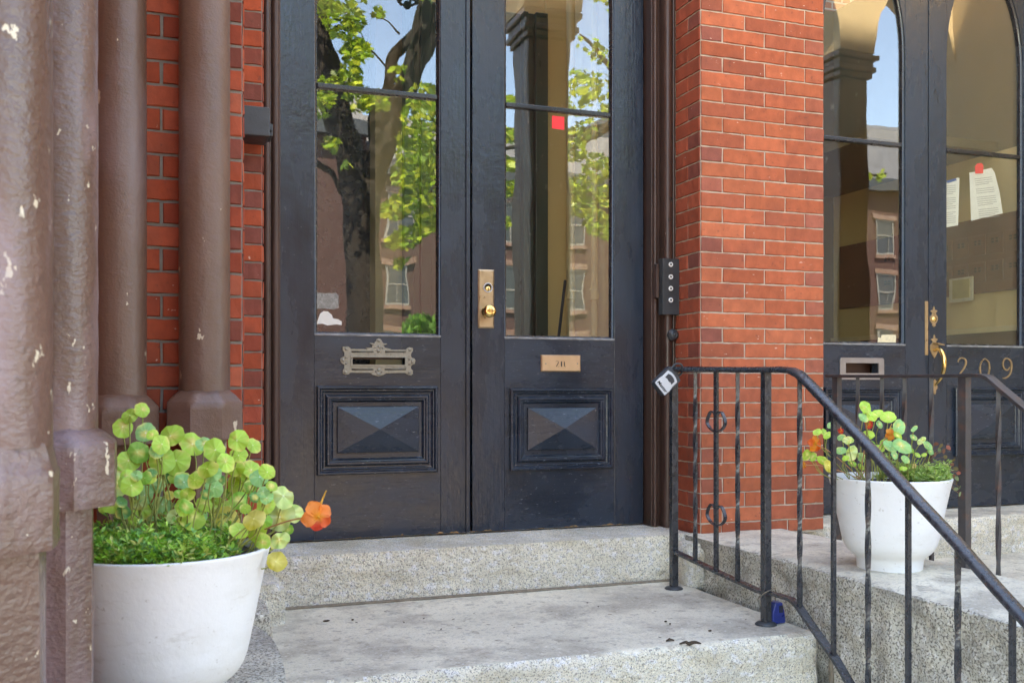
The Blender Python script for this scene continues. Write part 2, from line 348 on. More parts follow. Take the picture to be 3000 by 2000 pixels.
def brickwall_mat(name, c1, c2, mort):
    m = bpy.data.materials.new(name); m.use_nodes = True; T = m.node_tree; P = T.nodes["Principled BSDF"]
    geo = node(m, "ShaderNodeNewGeometry"); sx = node(m, "ShaderNodeSeparateXYZ"); T.links.new(geo.outputs["Position"], sx.inputs[0])
    ad = node(m, "ShaderNodeMath", operation='ADD'); T.links.new(sx.outputs[0], ad.inputs[0]); T.links.new(sx.outputs[1], ad.inputs[1])
    cx = node(m, "ShaderNodeCombineXYZ"); T.links.new(ad.outputs[0], cx.inputs[0]); T.links.new(sx.outputs[2], cx.inputs[1])
    b = node(m, "ShaderNodeTexBrick"); b.inputs["Scale"].default_value = 1; b.inputs["Brick Width"].default_value = .21; b.inputs["Row Height"].default_value = .068; b.inputs["Mortar Size"].default_value = .008
    b.inputs["Color1"].default_value = (*c1, 1); b.inputs["Color2"].default_value = (*c2, 1); b.inputs["Mortar"].default_value = (*mort, 1)
    T.links.new(cx.outputs[0], b.inputs["Vector"]); T.links.new(b.outputs[0], P.inputs["Base Color"]); P.inputs["Roughness"].default_value = .85; return m
M['farbrick'] = brickwall_mat("street_brick", (.050, .015, .013), (.038, .012, .011), (.08, .055, .05))
M['upbrick'] = brickwall_mat("facade_brick", (.40, .10, .055), (.33, .08, .045), (.4, .33, .27))

# ------------------------------------------------------------------ setting: ground, street, steps
YF = 3.63                                    # face of the main wall and of the brick pillar
YD = 3.95                                    # face of the doors
LAND = -.80                                  # top of the stoop landing
bm = bmn(); box(bm, -60, 80, -14, 14, -1.62, -1.5); link("pavement", bm, M['pavement'], kind='structure')
bm = bmn(); box(bm, -120, 160, -30, -14.002, -1.75, -1.62); link("street", bm, M['asphalt'], kind='structure')
bm = bmn(); box(bm, -120, 160, -160, -30.002, -1.62, -1.5); link("far_pavement", bm, M['pavement'], kind='structure')

st = thing("entrance_steps", "grey granite stoop landing below the left pair of doors", "steps", (1.2, 2.7, -1.5))
bm = bmn(); stone(bm, .30, 2.045, 2.70, 3.75, -1.5, LAND, .02, .012, .002, .012, 16, 1, skip=((0, 0), (2, 0)))
for f in bm.faces: f.material_index = 1 if f.normal.z > .75 or False else 0
bmesh.ops.recalc_face_normals(bm, faces=bm.faces)
for f in bm.faces: f.material_index = 1 if (f.normal.z > .8 and f.calc_center_median().z > LAND - .02 and f.calc_center_median().y > 2.712) else 0
autosmooth(link("landing_slab", bm, [M['granite'], M['granite_s']], st), 60)
for k, (y0, z) in enumerate(((2.38, -.99), (2.06, -1.17), (1.74, -1.34))):
    bm = bmn(); stone(bm, .285, 2.04, y0, y0 + .318, -1.5, z, .05, .01, .002, .01, 14, 4 + k, skip=((2, 0),)); autosmooth(link("tread", bm, M['granite'], st), 60)
def plane_top_split(bm, ztop, y0=None):
    bmesh.ops.recalc_face_normals(bm, faces=bm.faces)
    for f in bm.faces:
        c = f.calc_center_median(); f.material_index = 1 if (f.normal.z > .8 and c.z > ztop - .02) else 0
# door sill (riser under the doors)
bm = bmn(); stone(bm, .33, 2.135, 3.64, 4.06, -.84, -.611, .018, .011, .0012, .009, 18, 9, skip=((0, 0), (0, 1), (1, 1), (2, 0)))
plane_top_split(bm, -.611); autosmooth(link("door_sill", bm, [M['granite'], M['granite_s']], st), 60)
bm = bmn()
pts = [(x / 20 * 1.62 + .40, 3.632 + .006 * noise.noise((x, 3, 1)), LAND + .003) for x in range(21)]
tube(bm, pts, .0075, 6); link("mortar_joint", bm, M['gasket'], st)

nb = thing("entrance_steps", "granite stoop landing below the doors numbered 209", "steps", (3.6, 2.6, -1.5))
bm = bmn(); stone(bm, 2.56, 5.2, 2.60, 3.75, -1.5, -.795, .03, .01, .002, .01, 14, 21, skip=((0, 0), (2, 0)))
plane_top_split(bm, -.795); autosmooth(link("landing_slab", bm, [M['granite'], M['granite_s']], nb), 60)
bm = bmn(); stone(bm, 2.70, 5.0, 3.67, 4.06, -.84, -.611, .02, .011, .0012, .009, 18, 23, skip=((0, 1), (1, 1), (2, 0)))
plane_top_split(bm, -.611); autosmooth(link("door_sill", bm, [M['granite'], M['granite_s']], nb), 60)
for k, (y0, z) in enumerate(((2.28, -.98), (1.96, -1.16), (1.64, -1.34))):
    bm = bmn(); stone(bm, 2.56, 5.2, y0, y0 + .318, -1.5, z, .06, .01, .002, .01, 14, 30 + k, skip=((2, 0),)); autosmooth(link("tread", bm, M['granite'], nb), 60)

# cheek block between the two stoops, with a dressed band along its top edge
ck = thing("stone_block", "long weathered granite cheek block between the two stoops", "stone block", (2.33, 2.6, -1.5))
bm = bmn()
nx, ny, nz_ = 26, 130, 44
def ckz(x, y):
    t = max(0, 1 - (x - 2.08) / .05)
    e = -.600 - .004 * noise.noise((x * 9, y * 9, 2)) - .012 * t * t * (1 + .8 * noise.noise((y * 12, 5, 1)))
    if y > 3.2: e -= .008 * (y - 3.2) / .4
    return e
ys = [1.55 + (3.66 - 1.55) * i / ny for i in range(ny + 1)]
def ckside(y, z):
    band = .006 if z > -.672 + .004 * noise.noise((y * 8, 0, 3)) else 0
    rough = noise.noise((y * 15, z * 15, 1)) * .016 + noise.noise((y * 40, z * 40, 4)) * .008
    k = 1 if z < -.672 else max(0, .15)
    return 2.085 - band + rough * k
sidev = [[bm.verts.new((ckside(y, -1.5 + (.9 - .012) * j / nz_), y, -1.5 + (.9 - .012) * j / nz_)) for j in range(nz_ + 1)] for y in ys]
topv = [[bm.verts.new((2.088 + .452 * i / nx, y, ckz(2.088 + .452 * i / nx, y))) for i in range(nx + 1)] for y in ys]
rv = [[bm.verts.new((2.543, y, z)) for z in (-.61, -1.5)] for y in ys]
for i in range(ny):
    for j in range(nz_): bm.faces.new((sidev[i][j], sidev[i + 1][j], sidev[i + 1][j + 1], sidev[i][j + 1]))
    bm.faces.new((sidev[i][nz_], sidev[i + 1][nz_], topv[i + 1][0], topv[i][0]))
    for j in range(nx): f = bm.faces.new((topv[i][j], topv[i + 1][j], topv[i + 1][j + 1], topv[i][j + 1])); f.material_index = 1
    bm.faces.new((topv[i][nx], topv[i + 1][nx], rv[i + 1][0], rv[i][0])); bm.faces.new((rv[i][0], rv[i + 1][0], rv[i + 1][1], rv[i][1]))
fr = [v for v in sidev[0]] + [v for v in topv[0]] + rv[0]; bm.faces.new(fr)
autosmooth(link("block_body", bm, [M['granite_d'], M['granite_s']], ck), 50)
bm = bmn()
pts = [(2.078 + .004 * noise.noise((k, 1, 1)), 2.69 + .006 * noise.noise((k * .7, 5, 1)), -1.5 + .66 * k / 16) for k in range(17)]
tube(bm, pts, .009, 6); link("mortar_joint", bm, M['gasket'], ck)

# small granite plinth under the right end of the sill, where the pillar meets the step
bm = bmn(); stone(bm, 2.02, 2.20, 3.50, 3.70, -.83, -.632, .02, .010, .004, .016, 18, 41, skip=((2, 0),))
autosmooth(link("plinth_stone", bm, M['granite'], label="rounded granite plinth stone under the corner of the brick pillar", cat="stone block"), 60)
bm = bmn(); stone(bm, .255, .413, 3.40, 3.66, -.83, -.665, .018, .012, .008, .022, 18, 43, skip=((2, 0),))
autosmooth(link("plinth_stone", bm, M['granite'], label="small rough granite plinth stone at the left end of the door sill", cat="stone block"), 60)

# left cheek, rounded at the far end
bm = bmn()
out = [(-.62, 1.1), (.20, 1.1), (.235, 1.6), (.250, 2.0), (.268, 2.25), (.272, 2.42), (.262, 2.55), (.235, 2.66), (.19, 2.76), (.10, 2.84), (-.62, 2.84)]
out = [tuple(p) for p in smoothpath([(a, b, 0) for a, b in out], 5)]
prism(bm, [(p[0], p[1]) for p in out], -.615, -1.5, to3=lambda a, b, y: (a, b, y))
ob = autosmooth(link("stone_block", bm, M['granite_d'], label="smooth grey stone cheek block under the left planter and columns", cat="stone block", bevel=.010, segs=3), 50)

# ------------------------------------------------------------------ brickwork
def bricks(bmb, origin, udir, ndir, widths_fn, z0, n, h=.06323, joint=.0056, proud=.004, pal=None, total=None, rough=.0025):
    """courses of separate bricks on a wall plane; colour of each brick kept in 'Col'"""
    cl = bmb.verts.layers.float_color.get("Col") or bmb.verts.layers.float_color.new("Col")
    U, N = Vector(udir), Vector(ndir)
    for k in range(n):
        z = z0 + k * h; a = 0
        for w, kind in widths_fn(k):
            c = random.choice(pal[kind]); f = random.uniform(.86, 1.12); col = (c[0] * f, c[1] * f, c[2] * f, 1)
            u0, u1 = a + joint / 2, a + w - joint / 2; za, zb = z + joint / 2, z + h - joint / 2
            jz = lambda: random.uniform(-rough, rough)
            nu = max(2, int((u1 - u0) / .022)); e = .0022
            def row(zz, out, inset):
                return [bmb.verts.new(Vector(origin) + U * (u0 + inset + (u1 - u0 - 2 * inset) * i / nu + (jz() if 0 < i < nu else jz() * .6)) + N * (out + jz() * .5) + Vector((0, 0, zz + jz() * .55))) for i in range(nu + 1)]
            r = [row(za, 0, 0), row(za + e, proud, e), row(zb - e, proud, e), row(zb, 0, 0)]
            for q in r:
                for v in q: v[cl] = col
            for p, q in zip(r, r[1:]):
                for i in range(nu): bmb.faces.new((p[i], p[i + 1], q[i + 1], q[i]))
            for i in (0, nu):
                bmb.faces.new((r[0][i], r[1][i], r[2][i], r[3][i]))
            a += w
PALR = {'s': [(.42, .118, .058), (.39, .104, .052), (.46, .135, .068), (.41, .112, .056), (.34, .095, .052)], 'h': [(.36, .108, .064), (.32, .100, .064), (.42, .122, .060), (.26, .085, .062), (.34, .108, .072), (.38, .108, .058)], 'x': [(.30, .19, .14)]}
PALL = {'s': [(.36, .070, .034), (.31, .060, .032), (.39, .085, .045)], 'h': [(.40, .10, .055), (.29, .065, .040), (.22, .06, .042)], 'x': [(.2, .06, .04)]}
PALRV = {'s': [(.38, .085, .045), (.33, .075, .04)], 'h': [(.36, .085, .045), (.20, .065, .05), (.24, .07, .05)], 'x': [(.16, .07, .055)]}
CZ = -.570; NC = 50
pil = thing("brick_pillar", "red brick pillar with pale mortar between the two pairs of doors", "pillar", (2.45, 3.7, -.62))
xl, xr = 2.145, 2.762
bm = bmn()
fa = lambda k: [(.105, 'h'), (.208, 's'), (.205, 's'), (xr - xl - .518, 'h')] if k % 2 == 0 else [(.214, 's'), (.203, 's'), (xr - xl - .417, 's')]
bricks(bm, (xl, YF, 0), (1, 0, 0), (0, -1, 0), fa, CZ - .0, NC, pal=PALR)
bricks(bm, (xl, YF, 0), (1, 0, 0), (0, -1, 0), lambda k: [(.10, 'h'), (.33, 's'), (xr - xl - .43, 'h')], CZ - .054, 1, h=.054, pal=PALR)
ra = lambda k: [(.208, 's')] if k % 2 == 0 else [(.100, 'h'), (.108, 's')]
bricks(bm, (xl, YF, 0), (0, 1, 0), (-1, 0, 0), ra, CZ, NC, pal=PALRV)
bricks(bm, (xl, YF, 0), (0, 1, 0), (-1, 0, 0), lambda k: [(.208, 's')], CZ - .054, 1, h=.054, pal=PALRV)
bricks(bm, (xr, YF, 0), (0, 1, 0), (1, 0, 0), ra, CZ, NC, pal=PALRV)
link("brickwork", bm, M['brick'], pil)
bm = bmn(); box(bm, xl + .0012, xr - .0012, YF + .0012, 4.2, -.63, 2.75); link("mortar", bm, M['mortar_w'], pil)

pw = thing("brick_wall", "projecting brick wall behind the brown columns on the left", "wall", (-.2, 2.9, -.615))
bm = bmn()
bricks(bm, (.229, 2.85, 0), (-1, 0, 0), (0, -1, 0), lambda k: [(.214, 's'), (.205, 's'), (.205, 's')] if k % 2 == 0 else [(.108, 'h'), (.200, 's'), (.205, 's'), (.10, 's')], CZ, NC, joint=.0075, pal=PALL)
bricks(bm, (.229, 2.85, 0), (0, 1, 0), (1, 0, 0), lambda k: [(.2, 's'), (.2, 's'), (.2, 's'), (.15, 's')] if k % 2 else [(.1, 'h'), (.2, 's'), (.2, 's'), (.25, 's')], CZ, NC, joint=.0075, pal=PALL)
link("brickwork", bm, M['brick'], pw)
bm = bmn(); box(bm, -.75, .2278, 2.8512, 4.2, -.62, 2.75); link("mortar", bm, M['mortar_g'], pw)
bm = bmn(); box(bm, -.75, -.262, 1.30, 2.849, -.62, 2.75); link("side_wall", bm, M['upbrick'], pw)
jw = thing("brick_wall", "narrow strip of darker brick beside the left edge of the door frame", "wall", (.29, 3.7, -.615))
bm = bmn()
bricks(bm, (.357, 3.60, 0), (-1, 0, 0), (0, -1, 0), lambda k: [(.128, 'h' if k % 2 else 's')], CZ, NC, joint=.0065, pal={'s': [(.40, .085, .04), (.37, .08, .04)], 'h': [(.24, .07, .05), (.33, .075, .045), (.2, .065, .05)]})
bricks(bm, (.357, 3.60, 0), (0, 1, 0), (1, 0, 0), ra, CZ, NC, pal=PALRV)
link("brickwork", bm, M['brick'], jw)
bm = bmn(); box(bm, .2305, .3558, 3.6012, 4.2, -.62, 2.75); link("mortar", bm, M['mortar_g'], jw)

bm = bmn(); stone(bm, -.74, .31, 2.842, 3.76, -1.5, -.628, .03, .008, .002, .01, 14, 51, skip=((2, 0), (0, 0)))
autosmooth(link("stone_block", bm, M['granite_d'], label="grey granite footing under the brick behind the left planter", cat="stone block"), 60)
# ------------------------------------------------------------------ brown columns on octagonal bases
def octa(bm, c, r0, z0, r1, z1, n=3, cap=False):
    def ring(r, z): return [bm.verts.new((c[0] + r * math.cos(R(22.5 + 45 * k)), c[1] + r * math.sin(R(22.5 + 45 * k)), z)) for k in range(8)]
    return ring(r0, z0), ring(r1, z1)
def column(c, r, ztop, zch, zbot, label, mat, seed, rb=.104, rl=.060, flake=.004, seg=56):
    t = thing("column", label, "column", (c[0], c[1], -.615), group="brown painted stone columns")
    bm = bmn(); n = 90; rings = []
    for i in range(n + 1):
        z = ztop - .004 + (2.72 - ztop) * i / n; ring = []
        for k in range(seg):
            a = 2 * math.pi * k / seg; p = Vector((c[0] + r * math.cos(a), c[1] + r * math.sin(a), z))
            d = noise.noise(p * 22 + Vector((seed, 0, 0))) * flake * .6 + noise.noise(Vector((p.x * 50, p.y * 50, p.z * 26 + seed))) * flake * .5
            ring.append(bm.verts.new((c[0] + (r + d) * math.cos(a), c[1] + (r + d) * math.sin(a), z)))
        rings.append(ring)
    for a, b in zip(rings, rings[1:]):
        for k in range(seg): bm.faces.new((a[k], a[(k + 1) % seg], b[(k + 1) % seg], b[k]))
    link("shaft", bm, mat, t, smooth=True)
    bm = bmn()
    def ring8(rr, z):                      # subdivided octagon so the faces can be uneven
        out = []; P = [Vector((c[0] + rr * math.cos(R(22.5 + 45 * k)), c[1] + rr * math.sin(R(22.5 + 45 * k)), z)) for k in range(8)]
        for k in range(8):
            for s in range(5):
                p = P[k].lerp(P[(k + 1) % 8], s / 5); d = noise.noise(p * 26 + Vector((seed, 3, 0))) * flake * .7
                q = Vector((p.x - c[0], p.y - c[1], 0)).normalized() * d; out.append(bm.verts.new(p + q + Vector((0, 0, noise.noise(p * 18) * flake * .35))))
        return out
    prof = [(rl, zbot), (rb, zbot), (rb + .001, zbot + .01)] + [(rb, zbot + (zch - zbot) * q / 5) for q in range(1, 6)] + [(rb - .003, zch + .004), ((rb + r) / 2 + .001, (zch + ztop) / 2 + .003), (r + .003, ztop), (r * .8, ztop + .002)]
    rg = [ring8(a, b) for a, b in prof]
    for a, b in zip(rg, rg[1:]):
        m_ = len(a)
        for k in range(m_): bm.faces.new((a[k], a[(k + 1) % m_], b[(k + 1) % m_], b[k]))
    autosmooth(link("base_block", bm, mat, t), 38)
    bm = bmn(); rg = [[bm.verts.new((c[0] + rl * math.cos(R(22.5 + 45 * k)) * (1 + .02 * noise.noise((z * 7, k, seed))), c[1] + rl * math.sin(R(22.5 + 45 * k)), z)) for k in range(8)] for z in [-.62 + (zbot + .01 + .62) * q / 20 for q in range(21)]]
    for a, b in zip(rg, rg[1:]):
        for k in range(8): bm.faces.new((a[k], a[(k + 1) % 8], b[(k + 1) % 8], b[k]))
    link("pedestal", bm, mat, t)
    return t
column((-.212, 1.325), .094, -.066, -.100, -.192, "nearest thick brown column with lilac flaking paint at the left edge", M['stone_b2'], 1, rb=.106, rl=.090, flake=.0026)
column((-.158, 1.76), .069, -.066, -.090, -.190, "brown column with rippled rough paint, second from the left edge", M['stone_b2'], 5, rl=.066, flake=.0026)
column((-.088, 2.80), .066, -.018, -.052, -.146, "brown column with cream paint chips, standing left of the bare brick gap", M['stone_b'], 9, flake=.0014)
column((.124, 2.785), .066, -.008, -.040, -.136, "smoother brown column right of the bare brick gap", M['stone_b'], 13, flake=.0014)

# ------------------------------------------------------------------ door surrounds
def frame_strips(t, spec, z0=-.611, z1=2.62):
    for (x0, x1, y0, y1) in spec:
        bm = bmn(); box(bm, x0, x1, y0, y1, z0, z1); link("frame_board", bm, M['frame'], t, bevel=.003)
fr1 = thing("door_frame", "dark brown moulded door frame around the left pair of doors", "door frame", (1.25, 3.95, -.611))
frame_strips(fr1, [(.356, .395, 3.74, 4.06), (.395, .449, 3.86, 4.06), (2.050, 2.092, 3.885, 4.06), (2.092, 2.1445, 3.85, 4.06)])
for x, y, r in ((.385, 3.735, .014), (.43, 3.862, .016), (2.064, 3.878, .010), (2.106, 3.842, .021), (2.137, 3.845, .008)):
    bm = bmn(); pts = [(x, y, -.609 + (3.2) * k / 40) for k in range(41)]; tube(bm, pts, r, 14); autosmooth(link("bead", bm, M['frame'], fr1), 40)
bm = bmn(); box(bm, .356, 2.1445, 3.80, 4.06, 2.6, 2.75); link("head_board", bm, M['frame'], fr1)
bm = bmn()
for i, (x, y) in enumerate(((1965, 583), (1961, 643))):
    p = at(x, y, Y=3.822); lathe_y(bm, [(.008, 0), (.008, .0015), (.0055, .0015), (.004, -.001)], p, 16)
link("screw_hole", bm, M['ink'], fr1)
fr2 = thing("door_frame", "brown door frame around the doors numbered 209", "door frame", (3.64, 3.95, -.611))
frame_strips(fr2, [(2.7635, 2.80, 3.74, 4.06), (2.80, 2.845, 3.86, 4.06), (4.44, 4.50, 3.86, 4.06)])
bm = bmn(); box(bm, 2.7635, 4.5, 3.80, 4.06, 2.6, 2.75); link("head_board", bm, M['frame'], fr2)

# ------------------------------------------------------------------ doors
PROF = [(0, 0), (0, .016), (.003, .019), (.009, .0195), (.012, .016), (.015, .012), (.019, .0115), (.022, .006), (.027, .003), (.033, .003), (.036, .011), (.041, .0155), (.048, .0155), (.052, .011), (.057, .010), (.061, .004), (.065, .0005)]
ARCH = .5; ZS = 1.66; ZB = -.603; ZT = 2.6; GB = .21
def door_leaf(name, label, x0, x1, g0, g1, p0, p1, pz=(-.345, .004), slot=None, astragal=None, mirror=False):
    t = thing(name, label, "door", ((x0 + x1) / 2, YD, ZB), group="black double doors")
    Yb = YD + .045
    bm = bmn(); box(bm, x0, g0 - .0005, YD, Yb, ZB, ZT); link("stile", bm, M['door'], t, bevel=.002)
    bm = bmn(); box(bm, g1 + .0005, x1, YD, Yb, ZB, ZT); link("stile", bm, M['door'], t, bevel=.002)
    bm = bmn()
    if slot:
        a0, a1, b0, b1 = slot
        Yr = YD + .0012
        box(bm, g0, a0, Yr, Yb - .001, ZB + .001, GB); box(bm, a1, g1, Yr, Yb - .001, ZB + .001, GB)
        prism(bm, [(a0, ZB + .001), (a1, ZB + .001), (a1, b0), (a0, b0)], Yr, Yb - .001); prism(bm, [(a0, b1), (a1, b1), (a1, GB), (a0, GB)], Yr, Yb - .001)
        bmesh.ops.remove_doubles(bm, verts=bm.verts, dist=1e-6)
    else: box(bm, g0, g1, YD + .0012, Yb - .001, ZB + .001, GB)
    link("lock_rail", bm, M['doorh'], t)
    # arched head
    c = (g0 + g1) / 2; w = (g1 - g0) / 2
    arc = [(c - w * math.cos(math.pi * k / 24), ZS + ARCH * math.sin(math.pi * k / 24)) for k in range(25)]
    bm = bmn(); prism(bm, [(g0, ZT)] + arc + [(g1, ZT)], YD + .0012, Yb - .001); link("arched_head", bm, M['door'], t)
    bm = bmn()                                       # black glazing bead round the glass
    path = [(g0, GB)] + arc + [(g1, GB)]
    for i in range(len(path) - 1):
        pass
    inner = [(g0 + .013, GB + .013)] + [(c - (w - .013) * math.cos(math.pi * k / 24), ZS + (ARCH - .013) * math.sin(math.pi * k / 24)) for k in range(25)] + [(g1 - .013, GB + .013)]
    outer = path; n = len(outer)
    lv = [[bm.verts.new((p[0], y, p[1])) for p in l] for l, y in ((outer, YD + .006), ([((a[0] * .55 + b[0] * .45), (a[1] * .55 + b[1] * .45)) for a, b in zip(outer, inner)], YD + .008), (inner, YD + .022), (inner, YD + .03))]
    for a, b in zip(lv, lv[1:]):
        for k in range(n): bm.faces.new((a[k], a[(k + 1) % n], b[(k + 1) % n], b[k]))
    autosmooth(link("glazing_bead", bm, M['blackwood'], t), 50)
    bm = bmn(); box(bm, g0 - .002, g1 + .002, YD - .0022, YD + .010, GB - .004, GB + .005); link("glint_bead", bm, M['bead_glint'], t, bevel=.002)
    bm = bmn(); box(bm, g0 + .010, g1 - .010, YD + .008, YD + .032, 1.19, 1.211); link("glazing_bar", bm, M['blackwood'], t, bevel=.004)
    gp = [(g0 + .006, GB + .006)] + [(c - (w - .006) * math.cos(math.pi * k / 24), ZS + (ARCH - .006) * math.sin(math.pi * k / 24)) for k in range(25)] + [(g1 - .006, GB + .006)]
    bm = bmn(); prism(bm, gp, YD + .0235, YD + .0265); link("glass_pane", bm, M['glass'], t)
    # kick panel
    bm = bmn(); rg = frame_mould(bm, p0, p1, pz[0], pz[1], YD + .0012, PROF); bm.faces.new(rg[-1])
    kp = link("kick_panel", bm, M['doorh'], t)
    bm = bmn(); i0 = .080
    rg = frame_mould(bm, p0 + i0, p1 - i0 + .002, pz[0] + .086, pz[1] - .082, YD + .0012, [(0, -.002), (0, .010), (.002, .012)])
    ap = bm.verts.new(((p0 + p1) / 2 + .0, YD - .040, (pz[0] + pz[1]) / 2 + .004))
    for k in range(4): bm.faces.new((rg[-1][k], rg[-1][(k + 1) % 4], ap))
    link("raised_field", bm, M['doorh'], kp)
    if astragal:
        bm = bmn(); box(bm, astragal - .010, astragal + .008, YD - .009, YD + .02, ZB, ZT); link("astragal", bm, M['door'], t, bevel=.004, segs=3)
    return t
dA = door_leaf("door", "black door leaf with ornate grey mail slot, left of the pair", .453, 1.232, .592, 1.108, .600 + .0, 1.092, (-.347, .006), slot=(at(1033, 1050, Y=YD).x, at(1185, 1050, Y=YD).x, at(1100, 1068, Y=YD).z, at(1100, 1046, Y=YD).z), astragal=1.226)
dB = door_leaf("door", "black door leaf with brass knob and number plate 211", 1.246, 2.044, 1.390, 1.900, 1.410, 1.888, (-.352, -.004))
dC = door_leaf("door", "black door leaf with plain bronze mail slot behind the rusty rail", 2.850, 3.632, 3.000, 3.490, 3.005, 3.470, (-.347, .0), slot=(at(2476, 1076, Y=YD).x, at(2572, 1076, Y=YD).x, at(2520, 1093, Y=YD).z, at(2520, 1063, Y=YD).z))
dD = door_leaf("door", "black door leaf bearing the brass numerals 209", 3.636, 4.436, 3.750, 4.255, 3.795, 4.262, (-.347, .0))

random.seed(77)
for tt, x0, x1, n_ in ((dB, 1.247, 1.34, 9), (dA, 1.10, 1.20, 4), (dB, 1.5, 1.95, 7), (dA, .6, .95, 4)):
    bm = bmn()
    for _ in range(n_):
        x = random.uniform(x0, x1); w = random.uniform(.004, .016); h = random.uniform(.002, .009)
        prism(bm, [(x - w, ZB), (x + w, ZB), (x + w * .8, ZB + h * .5), (x + w * .2, ZB + h), (x - w * .7, ZB + h * .7)], YD - .0004, YD + .002)
    link("worn_bottom_edge", bm, M['barewood'], tt)
# glint along the bottom of the glass is put into the bead's colour
# ornate mail slot
def q(cx, cy): p = at(980 + cx / 9.046, 970 + cy / 9.046, Y=YD); return (p.x, p.z)
OUT = [(205,420),(240,405),(350,405),(410,440),(430,470),(860,472),(820,430),(900,440),(990,430),(990,360),(915,315),(1060,315),(1060,280),(1100,265),(1110,215),(1165,190),(1225,215),(1260,280),(1290,320),(1395,330),(1350,365),(1300,380),(1330,440),(1480,470),(1480,488),(1880,490),(1930,440),(1980,425),(2075,455),(2070,520),(2020,600),(2020,670),(2060,710),(2110,720),(2140,770),(2120,860),(2050,895),(2020,930),(2020,990),(2070,1040),(2070,1130),(2030,1165),(1950,1155),(1870,1105),(1370,1110),(1300,1150),(1160,1195),(1010,1155),(940,1105),(420,1100),(370,1140),(290,1155),(215,1120),(210,1040),(250,980),(255,890),(190,850),(145,780),(150,720),(210,680),(250,660),(255,580),(205,500)]
HO = [(470, 685), (1860, 690), (1860, 890), (470, 890)]
ms = None
bm = bmn(); prism(bm, [q(*p) for p in OUT], YD - .005, YD + .003, holes=[[q(*p) for p in HO]])
ms = link("mail_slot", bm, M['pewter'], dA, bevel=.0012)
bm = bmn(); a = q(420, 640); b = q(1905, 935); h0 = q(470, 685); h1 = q(1860, 890)
L0 = [(a[0], b[1]), (b[0], b[1]), (b[0], a[1]), (a[0], a[1])]; L1 = [(h0[0], h1[1]), (h1[0], h1[1]), (h1[0], h0[1]), (h0[0], h0[1])]
vs = [[bm.verts.new((p[0], y, p[1])) for p in l] for l, y in ((L0, YD - .004), (L0, YD - .008), (L1, YD - .0085), (L1, YD + .02))]
for u_, v_ in zip(vs, vs[1:]):
    for k in range(4): bm.faces.new((u_[k], u_[(k + 1) % 4], v_[(k + 1) % 4], v_[k]))
link("slot_rim", bm, M['pewter'], ms)
bm = bmn()
for cx, cy, rx, rz in ((300,470,.007,.006),(1990,490,.007,.006),(290,1090,.007,.006),(1985,1100,.007,.006),(1165,250,.006,.006),(1165,400,.005,.007),(1080,430,.004,.004),(1270,440,.004,.004),(1165,520,.009,.006),(1165,1020,.008,.006),(1165,1130,.010,.005),(1090,1060,.004,.004),(1240,1080,.004,.004),(220,770,.007,.008),(2060,810,.007,.008),(300,700,.005,.004),(300,860,.005,.004),(1980,740,.005,.004),(1980,870,.005,.004),(1000,350,.005,.003),(1330,350,.005,.003)):
    p = q(cx, cy); blob(bm, (p[0], YD - .005, p[1]), rx, .004, rz)
for s in (0, 1):
    for cy in (545, 1010):
        y = cy; p0 = q(450, y); p1 = q(1020, y); p2 = q(1330, y); p3 = q(1880, y)
        for u0, u1 in ((p0, p1), (p2, p3)): tube(bm, [(u0[0], YD - .005, u0[1]), (u1[0], YD - .005, u1[1])], .0035, 8)
link("relief_ornament", bm, M['pewter'], ms, smooth=True)
# box behind each slot so one looks into a brown flap
for tt, x0, x1, z0, z1 in ((dA, at(1033, 1050, Y=YD).x, at(1185, 1050, Y=YD).x, at(1100, 1068, Y=YD).z, at(1100, 1046, Y=YD).z),):
    bm = bmn(); box(bm, x0 - .01, x1 + .01, YD + .046, YD + .05, z1 - .008, z1 + .02); link("inner_flap", bm, M['darkwood'], tt)
# knob plate with lock cylinder
def plate(t, name, pxy0, pxy1, mat, proud=.004, bev=.006):
    a = at(pxy0[0], pxy0[1], Y=YD); b = at(pxy1[0], pxy1[1], Y=YD)
    bm = bmn(); rg = frame_mould(bm, a.x, b.x, b.z, a.z, YD, [(0, -.001), (0, proud * .4), (bev, proud)]); bm.faces.new(rg[-1])
    return link(name, bm, mat, t), a, b
kp, a, b = plate(dB, "knob_plate", (1400, 789), (1447, 962), M['brass'], .006, .006)
bm = bmn(); c = at(1428, 843, Y=YD); c.y = YD - .005
lathe_y(bm, [(.0205, 0), (.0205, .005), (.0185, .0075), (.0165, .0055), (.0155, .001)], c); link("lock_ring", bm, M['silver'], kp, smooth=True)
bm = bmn(); c2 = c + Vector((0, 0, -.004)); lathe_y(bm, [(.0155, .0), (.0155, .001), (.011, .001), (.0095, .006), (.009, .0065)], c2); link("lock_cylinder", bm, M['brass_b'], kp, smooth=True)
bm = bmn(); box(bm, c2.x - .0012, c2.x + .0012, c2.y - .0075, c2.y - .006, c2.z - .005, c2.z + .005); link("keyhole", bm, M['ink'], kp)
bm = bmn(); c = at(1436, 911, Y=YD - .05); c.y = YD
c.x = (at(1423, 911, Y=YD)).x
lathe_y(bm, [(.022, .004), (.021, .009), (.012, .014), (.010, .032), (.016, .036), (.024, .042), (.0275, .050), (.0272, .058), (.024, .064), (.016, .0675), (.006, .0685)], c, 36); link("knob", bm, M['brass_b'], dB, smooth=True)
